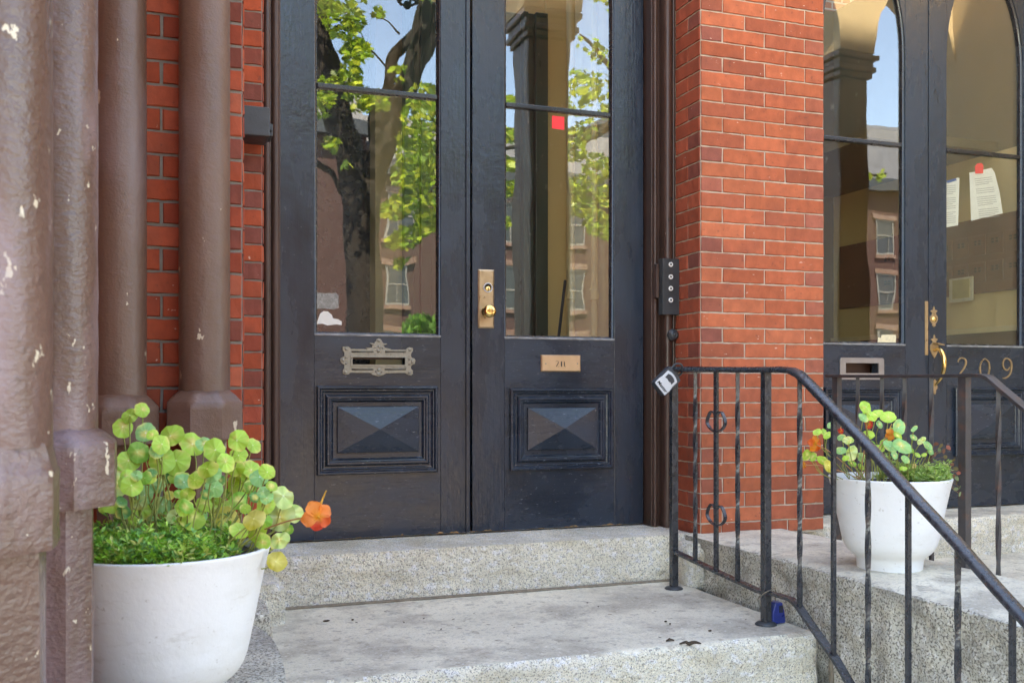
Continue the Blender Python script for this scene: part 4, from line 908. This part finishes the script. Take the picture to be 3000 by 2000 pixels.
def nasturtium(label, lst, pot, conv, flowers, depth_fn, scale, squash=1.0, seed=3, rootspread=.13):
    random.seed(seed); t = thing("nasturtium", label, "plant", (pot[0], pot[1], pot[2] + .28), group="nasturtium plants")
    lm = bmn(); cl = lm.verts.layers.float_color.new("Col"); smb = bmn()
    for (cx, cy, r, kind) in lst:
        px, py = conv(cx, cy); d = depth_fn(px, py); c = atd(px, py, d); rr = r / scale / F * d
        view = (-c).normalized(); up = Vector((random.uniform(-.45, .45), random.uniform(-.2, .2), random.uniform(.25, .7)))
        nrm = (view * random.uniform(.75, 1.0) + up * .6)
        q_ = disc(lm, cl, c, nrm, rr * 1.13, kind, lobes=random.choice((8, 9, 9)), squash=squash * random.uniform(.85, 1.0))
        a = random.uniform(0, 6.28); rad = rootspread * math.sqrt(random.random())
        dx = max(-.14, min(.14, (c.x - pot[0]) * .6)); root = Vector((pot[0] + dx + rad * .4 * math.cos(a), pot[1] + max(-.12, min(.12, (c.y - pot[1]) * .6)) + rad * .4 * math.sin(a), pot[2] + .28))
        mid = q_.lerp(root, .5) + Vector((random.uniform(-.02, .02), .01, -.015)); mid2 = q_.lerp(root, .2) + Vector((random.uniform(-.01, .01), .012, -.012))
        tube(smb, smoothpath([q_ - nrm.normalized() * .002, mid2, mid, root], 4), .0013 + rr * .01, 5, cap=False)
    autosmooth(link("leaves", lm, M['leaf'], t), 180); link("stems", smb, M['stem'], t, smooth=True)
    for (px, py, sz, cols, ang) in flowers:
        d = depth_fn(px, py) - .01; c = atd(px, py, d); fm = bmn(); fl = fm.verts.layers.float_color.new("Col")
        for k in range(5):
            a = ang + k * 2 * math.pi / 5; L_ = sz * random.uniform(.8, 1.15); wd_ = L_ * .42; col = cols[k % len(cols)]
            ax = Vector((math.cos(a), 0, math.sin(a))); sd = Vector((-math.sin(a), 0, math.cos(a))); grid = []
            for i in range(7):
                tt = i / 6; w_ = wd_ * (.12 + 1.0 * math.sin(min(1, tt * 1.05) * 2.2) ** 1.2) if tt < 1 else wd_ * .55
                rowv = []
                for j in range(-3, 4):
                    s_ = j / 3; p = c + ax * L_ * (tt - .1 * s_ * s_ * tt) + sd * w_ * s_ + Vector((0, -1, 0)) * (L_ * (.35 * tt * (1 - tt) + .16 * s_ * s_ * tt - .22 * tt * tt) + .0015 * math.sin(tt * 7 + j + k))
                    v = fm.verts.new(p); g = max(0, 1 - tt * 2.4); yl = (.75, .33, .02); v[fl] = tuple(col[q2] * (1 - g) + yl[q2] * g for q2 in range(3)) + (1,); rowv.append(v)
                grid.append(rowv)
            for g0_, g1_ in zip(grid, grid[1:]):
                for j in range(6): fm.faces.new((g0_[j], g0_[j + 1], g1_[j + 1], g1_[j]))
        # long spur and stalk
        sp = smoothpath([c, c + Vector((.25 * sz, .3 * sz, .9 * sz)), c + Vector((.55 * sz, .3 * sz, 1.6 * sz))], 4); rd = [.10 * sz * (1 - .7 * i / (len(sp) - 1)) for i in range(len(sp))]
        nv = len(fm.verts); tube(fm, sp, rd, 7); fm.verts.ensure_lookup_table()
        for i in range(nv, len(fm.verts)): fm.verts[i][fl] = (.75, .40, .05, 1)
        link("flower", fm, M['petal'], t, smooth=True)
        sb = bmn(); rt_ = Vector((pot[0] + (.12 if c.x > pot[0] else -.12), pot[1], pot[2] + .30))
        tube(sb, smoothpath([c + Vector((0, .004, 0)), c.lerp(rt_, .3) + Vector((0, 0, .012)), c.lerp(rt_, .7) + Vector((0, 0, .01)), rt_], 5), .0018, 6, cap=False); link("flower_stalk", sb, surf("reddish_stalk", (.42, .20, .08), .1, 30, .5, .05), t, smooth=True)
    return t
LL = [(652,313,32,'g'),(596,342,34,'g'),(563,396,42,'g'),(668,415,41,'b'),(700,427,24,'g'),(788,430,50,'g'),(883,470,52,'g'),(938,470,34,'b'),(984,496,46,'g'),(1094,453,47,'g'),(1166,477,33,'g'),(740,472,40,'g'),(637,508,45,'d'),(717,505,30,'b'),(594,546,47,'g'),(543,572,45,'g'),(745,545,55,'g'),(813,553,56,'g'),(1038,556,40,'g'),(1097,520,35,'g'),(1100,563,28,'b'),(1155,585,42,'g'),(1226,596,34,'g'),(1192,625,38,'b'),(545,650,52,'v'),(605,663,44,'g'),(627,615,24,'b'),(668,625,30,'d'),(770,622,28,'k'),(721,660,35,'b'),(667,703,40,'b'),(843,642,37,'b'),(900,635,38,'m'),(973,610,37,'b'),(985,672,38,'b'),(1010,640,27,'k'),(1107,647,55,'m'),(1248,663,24,'g'),(1226,715,28,'b'),(1172,715,24,'k'),(862,700,30,'m'),(745,752,40,'b'),(558,735,25,'k'),(510,740,42,'g'),(565,785,30,'k'),(658,808,42,'b'),(810,803,38,'v'),(882,812,54,'m'),(778,705,20,'y'),(1043,812,58,'y'),(1168,815,48,'y'),(1182,868,44,'m'),(1098,866,38,'g'),(1300,715,50,'v'),(1290,800,62,'v'),(1340,785,48,'v'),(1204,915,36,'g'),(1285,912,42,'v'),(930,850,28,'y'),(632,863,25,'o'),(1272,1008,42,'y'),(705,770,22,'k'),(950,700,26,'k'),(1060,700,26,'d'),(1150,665,30,'d'),(1320,860,26,'d'),(700,600,22,'k'),(820,700,20,'d'),(1210,690,26,'b'),(480,760,26,'g')]
random.seed(41)
for _ in range(26):
    x = random.uniform(540, 1230); y = random.uniform(560, 830); LL.append((x, y, random.uniform(24, 42), random.choice('gggmdbgv')))
nasturtium("bright green nasturtium with one orange flower in the left planter", LL, PL, lambda x, y: (x / 1.568, 1000 + y / 1.568),
           [(932, 1515, .031, [(.72, .10, .02), (.80, .20, .03), (.85, .24, .03), (.80, .22, .04), (.62, .05, .02)], -.5)],
           lambda px, py: 1.97 + .10 * math.sin(px * .031 + py * .017) - (.10 if py > 1560 and px < 850 else 0) + (.05 if py < 1330 else 0), 1.568, seed=5)
RL = [(70,415,20,'g'),(100,415,16,'g'),(128,385,15,'b'),(118,430,20,'g'),(180,440,18,'b'),(212,452,24,'v'),(290,300,28,'g'),(312,340,32,'g'),(345,330,26,'g'),(395,345,34,'g'),(445,392,34,'b'),(282,350,22,'b'),(305,428,26,'g'),(228,512,34,'v'),(272,530,24,'b'),(178,500,24,'b'),(200,535,16,'g'),(405,480,30,'b'),(460,480,38,'b'),(425,520,20,'b'),(548,455,20,'v'),(578,478,22,'b'),(475,540,20,'b'),(515,400,15,'b'),(465,582,15,'g'),(350,490,26,'g'),(20,520,24,'m'),(50,528,22,'g'),(95,545,26,'m'),(120,570,24,'y'),(380,460,22,'d'),(410,415,20,'d'),(440,430,20,'m'),(512,440,16,'b'),(530,520,14,'g'),(560,520,12,'g'),(512,570,14,'o'),(380,540,18,'g'),(270,575,16,'g'),(230,560,18,'d'),(320,470,20,'d'),(355,380,18,'b'),(500,500,14,'d'),(590,505,16,'b')]
REDF = [(.55, .02, .01), (.70, .08, .02)]; ORF = [(.80, .22, .02), (.82, .30, .03)]
nasturtium("leggy pale nasturtium with red and orange flowers in the right planter", RL, PR, lambda x, y: (2350 + x / 1.568, 1000 + y / 1.568),
           [(2388, 1300, .026, [(.8, .12, .01), (.85, .25, .02)], .3), (2546, 1243, .016, REDF, .2), (2608, 1272, .022, ORF, .9), (2354, 1362, .014, ORF, .1), (2463, 1262, .012, REDF, .2)],
           lambda px, py: 3.24 + .07 * math.sin(px * .037 + py * .02), 1.568, squash=.72, seed=11)
def cover(label, pot, x0, x1, y0, y1, n, cols, h, size, seed, cat="plant"):
    random.seed(seed); bm = bmn(); cl = bm.verts.layers.float_color.new("Col"); k = 0
    while k < n:
        a = random.uniform(0, 6.2832); rad = .186 * math.sqrt(random.random()); x, y = pot[0] + rad * math.cos(a), pot[1] + rad * math.sin(a)
        if not (x0 <= x - pot[0] <= x1 and y0 <= y - pot[1] <= y1): continue
        hh = h * (.35 + .65 * random.random()) * (.65 + .8 * noise.noise((x * 22, y * 22, seed))) 
        z = pot[2] + .286 + hh * random.random() + max(0, hh * .4)
        if noise.noise((x * 30, y * 30, seed + 4)) < -.22 or (x - pot[0] > .075 and y < pot[1] and random.random() < .75 and seed == 2): k += 1; continue
        c = Vector((x, y, z)); k += 1; col = random.choice(cols); f = random.uniform(.7, 1.2)
        for _ in range(3):
            ax = Vector((random.uniform(-1, 1), random.uniform(-1, 1), random.uniform(.1, 1.0))).normalized(); sd = ax.cross(Vector((random.uniform(-1, 1), random.uniform(-1, 1), 1))).normalized()
            L_ = size * random.uniform(.6, 1.3); w_ = L_ * .15
            vs_ = [bm.verts.new(c + p) for p in (Vector((0, 0, 0)), ax * L_ * .5 + sd * w_, ax * L_ + Vector((0, 0, -L_ * .15)), ax * L_ * .5 - sd * w_)]
            for v in vs_: v[cl] = (col[0] * f, col[1] * f, col[2] * f, 1)
            bm.faces.new(vs_)
    return link("ground_cover", bm, M['cover'], label=label, cat=cat)
GC = [(.20, .46, .04), (.30, .58, .07), (.13, .34, .05), (.40, .62, .10), (.18, .42, .12), (.55, .62, .18)]
cover("dense mossy green ground cover filling the left planter", PL, -.2, .125, -.2, .12, 8500, GC, .060, .017, 2)
cover("feathery pale green ground cover at the right rim of a planter", PR, .02, .16, -.19, .10, 2600, [(.28, .44, .08), (.36, .52, .12), (.22, .36, .08), (.45, .55, .2)], .060, .016, 4)
# trailing reddish sprig on the right rim of the right planter
random.seed(8); bm = bmn(); cl = bm.verts.layers.float_color.new("Col")
sp = thing("trailing_sprig", "reddish brown sprig trailing over the right rim of a planter", "plant", (PR[0] + .18, PR[1], PR[2] + .3))
sb = bmn()
for px, py, col in ((2742, 1300, 0), (2757, 1305, 1), (2765, 1320, 0), (2778, 1310, 2), (2770, 1338, 1), (2790, 1360, 0), (2800, 1372, 1), (2808, 1385, 2), (2797, 1395, 0), (2805, 1412, 1), (2815, 1428, 3), (2800, 1432, 3), (2812, 1447, 3), (2752, 1318, 3), (2792, 1348, 1), (2803, 1400, 3), (2740, 1330, 0), (2728, 1318, 3)):
    c = atd(px, py, 3.33 + random.uniform(-.03, .03)); cc = [(.22, .09, .05), (.18, .14, .05), (.38, .12, .08), (.20, .27, .12)][col]
    ax = Vector((random.uniform(-1, 1), random.uniform(-.3, .3), random.uniform(-1, .4))).normalized(); sd = ax.cross(Vector((0, 1, .3))).normalized(); L_ = .019; w_ = .007
    vs_ = [bm.verts.new(c + p_) for p_ in (ax * -L_ * .5, sd * w_ - ax * .003, sd * w_ * .8 + ax * L_ * .3, ax * L_ * .6, -sd * w_ * .8 + ax * L_ * .3, -sd * w_ - ax * .003)]
    for v in vs_: v[cl] = (*cc, 1)
    bm.faces.new(vs_)
    root = Vector((PR[0] + .14, PR[1] + .02, PR[2] + .30)); tube(sb, smoothpath([c, c.lerp(root, .5) + Vector((0, 0, .02)), root], 4), .0009, 5, cap=False)
link("leaves", bm, M['cover'], sp); link("stems", sb, surf("red_stem", (.2, .1, .05), .1, 30, .6, .05), sp)

# litter on the landing
random.seed(12); bm = bmn()
for i in range(46):
    px, py = random.uniform(880, 2200), random.uniform(1760, 1880)
    p = at(px, py, Z=LAND + .003)
    if p.y > 3.55 or p.y < 2.75 or p.x > 2.0: continue
    L_ = random.choice((.004, .005, .007, .010)); a = random.uniform(0, 3.14); ax = Vector((math.cos(a), math.sin(a), 0)); sd = Vector((-math.sin(a), math.cos(a), 0))
    top_ = [bm.verts.new(p + ax * L_ * u_ + sd * L_ * .45 * v_ + Vector((0, 0, .0025))) for u_, v_ in ((-1, 0), (-.3, .8), (.6, .6), (1, 0), (.4, -.7), (-.5, -.6))]
    bm.faces.new(top_)
for (px, py, s) in ((956, 1817, .013), (1033, 1814, .005), (1950, 1819, .006), (1963, 1826, .004), (2080, 1846, .007)):
    p = at(px, py, Z=LAND + .004); blob(bm, p, s, s * .5, .003, 8, 5)
link("leaf_litter", bm, M['dirt'], kind='stuff', label="scattered dark specks and dry leaf bits on the landing", cat="litter")
random.seed(3); p = at(2018, 1884, Z=LAND + .004); bm = bmn()
tube(bm, smoothpath([p + Vector((-.030, .006, 0)), p + Vector((-.012, -.002, .006)), p, p + Vector((.018, -.004, .004)), p + Vector((.036, -.014, 0))], 4), [.002 + .004 * math.sin(math.pi * i / 16) for i in range(17)], 6)
link("dry_leaf", bm, M['dirt'], label="curled black dry leaf near the front edge of the landing", cat="leaf")
p = at(1963, 1875, Z=LAND + .004); bm = bmn(); tube(bm, [p + Vector((-.014, 0, 0)), p + Vector((0, .003, .003)), p + Vector((.014, -.002, 0))], [.002, .005, .002], 6)
link("dry_leaf", bm, M['dirt'], label="short dark dry leaf left of the long curled one", cat="leaf")

# ------------------------------------------------------------------ porch pier and arches, upper building
PX0, PX1 = 2.31, 2.71
pp = thing("row_house", "brick row house around the arched porch with an added upper wall blocking the sun", "building", (1.5, 1.4, -1.5))
bm = bmn(); box(bm, -9, 14, 3.862, 4.059, 4.12, 4.35); link("unseen_upper_wall", bm, M['upbrick'], pp)  # unseen, cut low to let skylight into the vestibules
bm = bmn(); box(bm, -9, 14, 7.4, 10, 2.0, 13.5); link("unseen_upper_wall", bm, M['upbrick'], pp)  # added unseen mass, set back and raised to block the sun
bm = bmn(); box(bm, -9, -.755, 1.34, 10, -1.5, 4.099); link("ground_floor_wall", bm, M['upbrick'], pp)
bm = bmn(); box(bm, 5.95, 14, 1.34, 10, -1.5, 4.099); link("ground_floor_wall", bm, M['upbrick'], pp)
bm = bmn(); box(bm, -.754, 5.949, 9.7, 9.99, -1.5, 4.099); link("added_rear_wall", bm, M['upbrick'], pp)  # added unseen, keeps light from leaking in behind the vestibules
bm = bmn(); box(bm, 1.09, 1.20, 1.781, 3.861, 4.0, 4.09); link("porch_beam", bm, M['frame'], pp)
bm = bmn(); box(bm, 5.92, 5.949, 1.36, 9.6, -1.5, 4.099); link("porch_side_lining", bm, M['intwall'], pp)
bm = bmn(); box(bm, -.754, 5.919, 4.201, 4.4, -1.5, -.66); link("added_leak_fill", bm, M['upbrick'], pp)  # added unseen fill that stops light leaking in under the doors
bm = bmn(); box(bm, -.754, 5.919, 3.86, 4.059, 2.751, 4.099); link("porch_back_wall", bm, M['intwall'], pp)
bm = bmn(); box(bm, 4.501, 5.919, 3.70, 4.2, -1.5, 2.75); link("porch_back_wall", bm, M['intwall'], pp)
bm = bmn()
arch = lambda x0, x1, zs, h: [((x0 + x1) / 2 - (x1 - x0) / 2 * math.cos(math.pi * k / 28), zs + h * math.sin(math.pi * k / 28)) for k in range(29)]
prism(bm, [(-.75, 4.098)] + [(-.75, 2.55)] + [(-.18, 2.55)] + arch(-.18, PX0, 2.62, .95) + [(PX0, 2.55), (PX1, 2.55)] + arch(PX1, 4.84, 2.62, .95) + [(4.84, 2.55), (5.18, 2.55)] + arch(5.18, 5.90, 2.62, .5) + [(5.918, 2.55), (5.918, 4.098)], 1.36, 1.78)
link("arch_spandrel", bm, M['intwall'], pp)
for i, (cx_, w_) in enumerate((((PX0 + PX1) / 2, .30), (5.01, .28))):
    t = thing("porch_pier", ("left" if i == 0 else "right") + " brownstone porch pier with capital mirrored in the door glass", "pier", (cx_, 1.57, -.6 if i == 0 else -1.5))
    z0 = -.605 if i == 0 else -1.5
    bm = bmn(); box(bm, cx_ - w_ / 2, cx_ + w_ / 2, 1.42, 1.74, z0, 2.36); link("shaft", bm, M['stone_b'], t, bevel=.02)
    bm = bmn()
    for z, e_ in ((2.361, .02), (2.405, .045), (2.45, .03), (2.495, .055)): box(bm, cx_ - w_ / 2 - e_, cx_ + w_ / 2 + e_, 1.42 - e_, 1.74 + e_, z, z + .042)
    link("capital", bm, M['stone_b'], t, bevel=.008)
# hanging porch lantern mirrored at the top of the left glass
c = Vector((1.145, 3.28, 1.86)); ln = thing("lantern", "black hexagonal lantern hanging in the porch, mirrored in the left glass", "lantern", tuple(c))
bm = bmn()
for k in range(6):
    a = math.pi * k / 3; p0 = c + Vector((.045 * math.cos(a), .045 * math.sin(a), 0)); p1 = c + Vector((.085 * math.cos(a), .085 * math.sin(a), .20)); a2 = math.pi * (k + 1) / 3
    q0 = c + Vector((.045 * math.cos(a2), .045 * math.sin(a2), 0)); q1 = c + Vector((.085 * math.cos(a2), .085 * math.sin(a2), .20)); tube(bm, [p0, p1], .006, 6); tube(bm, [p0, q0], .006, 6); tube(bm, [p1, q1], .007, 6)
blob(bm, c + Vector((0, 0, -.015)), .018, .018, .02); tube(bm, [c + Vector((0, 0, .2)), c + Vector((0, 0, .3)), (c.x, c.y, 4.02)], [.09, .012, .006], 12)
link("cage", bm, M['ink'], ln)
bm = bmn(); lathe(bm, [(.040, .004), (.078, .195)], c, 6); link("lantern_glass", bm, M['glass'], ln)

# ------------------------------------------------------------------ what the glass mirrors: street trees and the houses opposite
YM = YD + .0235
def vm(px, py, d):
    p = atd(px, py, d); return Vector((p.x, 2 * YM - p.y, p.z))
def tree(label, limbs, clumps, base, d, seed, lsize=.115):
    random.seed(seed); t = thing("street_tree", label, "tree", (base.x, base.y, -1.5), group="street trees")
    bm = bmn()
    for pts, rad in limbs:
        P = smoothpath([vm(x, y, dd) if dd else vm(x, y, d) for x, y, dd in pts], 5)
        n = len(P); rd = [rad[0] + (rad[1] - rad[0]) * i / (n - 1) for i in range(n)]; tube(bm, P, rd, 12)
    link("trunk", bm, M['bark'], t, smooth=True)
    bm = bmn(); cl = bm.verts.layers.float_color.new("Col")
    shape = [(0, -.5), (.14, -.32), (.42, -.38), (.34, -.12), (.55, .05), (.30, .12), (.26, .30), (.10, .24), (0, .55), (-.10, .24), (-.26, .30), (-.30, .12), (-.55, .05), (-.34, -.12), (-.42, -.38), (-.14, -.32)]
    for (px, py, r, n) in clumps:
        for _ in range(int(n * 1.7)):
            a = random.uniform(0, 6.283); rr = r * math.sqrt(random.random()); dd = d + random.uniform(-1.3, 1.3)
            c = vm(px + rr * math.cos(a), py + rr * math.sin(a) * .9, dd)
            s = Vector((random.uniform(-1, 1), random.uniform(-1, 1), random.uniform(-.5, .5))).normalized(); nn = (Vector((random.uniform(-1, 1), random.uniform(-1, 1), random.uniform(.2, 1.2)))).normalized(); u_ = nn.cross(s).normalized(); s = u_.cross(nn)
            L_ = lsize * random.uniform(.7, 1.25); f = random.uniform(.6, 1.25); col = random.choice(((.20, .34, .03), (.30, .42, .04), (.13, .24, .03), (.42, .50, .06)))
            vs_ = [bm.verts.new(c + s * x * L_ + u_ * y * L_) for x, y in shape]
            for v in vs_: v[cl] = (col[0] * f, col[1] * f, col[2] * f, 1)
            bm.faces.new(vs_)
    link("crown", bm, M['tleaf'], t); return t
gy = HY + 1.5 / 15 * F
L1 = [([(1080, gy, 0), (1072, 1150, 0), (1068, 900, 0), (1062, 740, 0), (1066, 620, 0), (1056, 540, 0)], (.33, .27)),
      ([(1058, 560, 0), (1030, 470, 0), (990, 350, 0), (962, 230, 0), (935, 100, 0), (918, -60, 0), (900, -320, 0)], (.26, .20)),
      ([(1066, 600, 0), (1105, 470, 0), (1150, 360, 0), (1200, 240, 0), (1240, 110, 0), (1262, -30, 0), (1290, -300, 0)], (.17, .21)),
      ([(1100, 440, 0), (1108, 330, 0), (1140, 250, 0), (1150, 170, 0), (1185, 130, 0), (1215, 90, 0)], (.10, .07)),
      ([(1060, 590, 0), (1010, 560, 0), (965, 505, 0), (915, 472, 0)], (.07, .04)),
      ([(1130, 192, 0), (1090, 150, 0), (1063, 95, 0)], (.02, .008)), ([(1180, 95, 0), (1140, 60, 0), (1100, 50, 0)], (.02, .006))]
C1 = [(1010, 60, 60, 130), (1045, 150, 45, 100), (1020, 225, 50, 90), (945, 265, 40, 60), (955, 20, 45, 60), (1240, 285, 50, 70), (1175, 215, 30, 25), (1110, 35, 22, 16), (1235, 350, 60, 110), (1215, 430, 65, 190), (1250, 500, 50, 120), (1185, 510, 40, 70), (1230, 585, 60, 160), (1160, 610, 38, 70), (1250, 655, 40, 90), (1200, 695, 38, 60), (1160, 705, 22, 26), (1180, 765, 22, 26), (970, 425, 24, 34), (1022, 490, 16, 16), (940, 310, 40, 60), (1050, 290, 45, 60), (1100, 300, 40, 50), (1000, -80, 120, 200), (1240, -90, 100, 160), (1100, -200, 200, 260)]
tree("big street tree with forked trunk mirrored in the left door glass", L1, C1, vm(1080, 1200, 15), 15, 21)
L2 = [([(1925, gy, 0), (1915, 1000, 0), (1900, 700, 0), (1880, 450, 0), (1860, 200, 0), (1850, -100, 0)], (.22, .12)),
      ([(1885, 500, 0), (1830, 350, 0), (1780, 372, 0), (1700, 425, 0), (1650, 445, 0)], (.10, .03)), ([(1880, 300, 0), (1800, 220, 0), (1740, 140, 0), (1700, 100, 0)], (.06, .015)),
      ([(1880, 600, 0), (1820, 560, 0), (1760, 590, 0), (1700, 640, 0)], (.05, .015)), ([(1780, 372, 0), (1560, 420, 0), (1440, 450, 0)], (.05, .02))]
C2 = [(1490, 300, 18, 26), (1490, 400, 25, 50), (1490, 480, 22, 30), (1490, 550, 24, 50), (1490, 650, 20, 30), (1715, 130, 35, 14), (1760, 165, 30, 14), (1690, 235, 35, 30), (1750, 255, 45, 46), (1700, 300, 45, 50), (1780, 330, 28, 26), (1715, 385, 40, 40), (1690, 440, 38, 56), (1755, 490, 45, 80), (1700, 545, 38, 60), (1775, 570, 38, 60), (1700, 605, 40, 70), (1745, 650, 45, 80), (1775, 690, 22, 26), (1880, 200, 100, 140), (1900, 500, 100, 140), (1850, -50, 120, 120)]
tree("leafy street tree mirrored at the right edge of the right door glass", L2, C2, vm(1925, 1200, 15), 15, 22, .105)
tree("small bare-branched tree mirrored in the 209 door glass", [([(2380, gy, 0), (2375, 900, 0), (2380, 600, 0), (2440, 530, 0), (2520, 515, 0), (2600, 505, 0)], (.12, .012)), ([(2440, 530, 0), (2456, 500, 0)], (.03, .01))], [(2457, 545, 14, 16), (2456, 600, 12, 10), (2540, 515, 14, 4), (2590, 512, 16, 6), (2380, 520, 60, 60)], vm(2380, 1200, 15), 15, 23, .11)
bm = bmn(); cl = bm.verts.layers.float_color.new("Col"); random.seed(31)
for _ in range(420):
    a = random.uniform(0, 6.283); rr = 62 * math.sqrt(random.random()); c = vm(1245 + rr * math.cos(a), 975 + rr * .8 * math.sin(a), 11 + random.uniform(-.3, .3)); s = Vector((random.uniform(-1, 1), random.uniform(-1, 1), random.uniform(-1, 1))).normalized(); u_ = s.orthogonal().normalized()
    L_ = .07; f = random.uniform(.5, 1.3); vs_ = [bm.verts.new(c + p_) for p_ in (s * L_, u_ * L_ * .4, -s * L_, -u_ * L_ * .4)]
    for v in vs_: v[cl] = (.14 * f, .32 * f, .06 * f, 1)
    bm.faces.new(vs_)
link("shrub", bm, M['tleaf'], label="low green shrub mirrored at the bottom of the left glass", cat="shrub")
# houses opposite
YO = -34.0
def house(label, x0, x1, ztop, wins, mat, roofh, seed):
    random.seed(seed); t = thing("row_house", label, "building", ((x0 + x1) / 2, YO, -1.5), group="row houses across the street")
    bm = bmn(); box(bm, x0, x1, YO - 10, YO, -1.5, ztop); link("wall", bm, mat, t)
    bm = bmn(); box(bm, x0 - .1, x1 + .1, YO + .002, YO + .5, ztop - .7, ztop - .05); link("cornice", bm, M['slate'], t)
    bm = bmn(); prism(bm, [(YO + .1, ztop + .002), (YO - 1.3, ztop + roofh), (YO - 9.9, ztop + roofh), (YO - 9.9, ztop + .002)], x0, x1, to3=lambda a, b, y: (y, a, b)); link("roof", bm, M['slateroof'], t)
    n = max(1, int((x1 - x0) / 2.4)); w = (x1 - x0) / n
    wm = surf("window_dim_glass", (.03, .035, .04), .2, 2, .3, .03)
    for i in range(n):
        for z in wins:
            cx_ = x0 + w * (i + .5)
            if 2 < cx_ < 8.6: continue
            bm = bmn(); box(bm, cx_ - .5, cx_ + .5, YO + .002, YO + .04, z, z + 1.7); f = link("window", bm, wm, t)
            bm = bmn()
            for (a, b, c_, d_) in ((-.58, -.5, -.08, 1.78), (.5, .58, -.08, 1.78), (-.5, .5, -.08, 0), (-.5, .5, 1.7, 1.78), (-.5, .5, .82, .88), (-.02, .02, 0, .82)): box(bm, cx_ + a, cx_ + b, YO + .042, YO + .08, z + c_, z + d_)
            link("window_frame", bm, M['dimwhite'], f)
            bm = bmn(); box(bm, cx_ - .7, cx_ + .7, YO + .003, YO + .12, z - .26, z - .09); link("window_sill", bm, M['stone_b'], f)
            bm = bmn(); box(bm, cx_ - .75, cx_ + .75, YO + .003, YO + .14, z + 1.79, z + 2.05); link("window_lintel", bm, M['stone_b'], f)
    return t
house("maroon brick row house with tall windows mirrored in the left glass", -16, 8.5, 11.3, (.6, 3.8, 7.2), M['farbrick'], 2.6, 1)
house("red brick row house mirrored behind the leaves in the right glass", 8.6, 22, 9.8, (.6, 3.6, 6.6), M['farbrick'], 2.2, 2)
house("brick row house with slate mansard roof mirrored in the 209 glass", 22.1, 62, 10.9, (1.2, 4.1, 7.0), M['farbrick'], 3.2, 3)

# ------------------------------------------------------------------ tidy
for o in bpy.data.objects:
    if "_o" in o.keys(): del o["_o"]
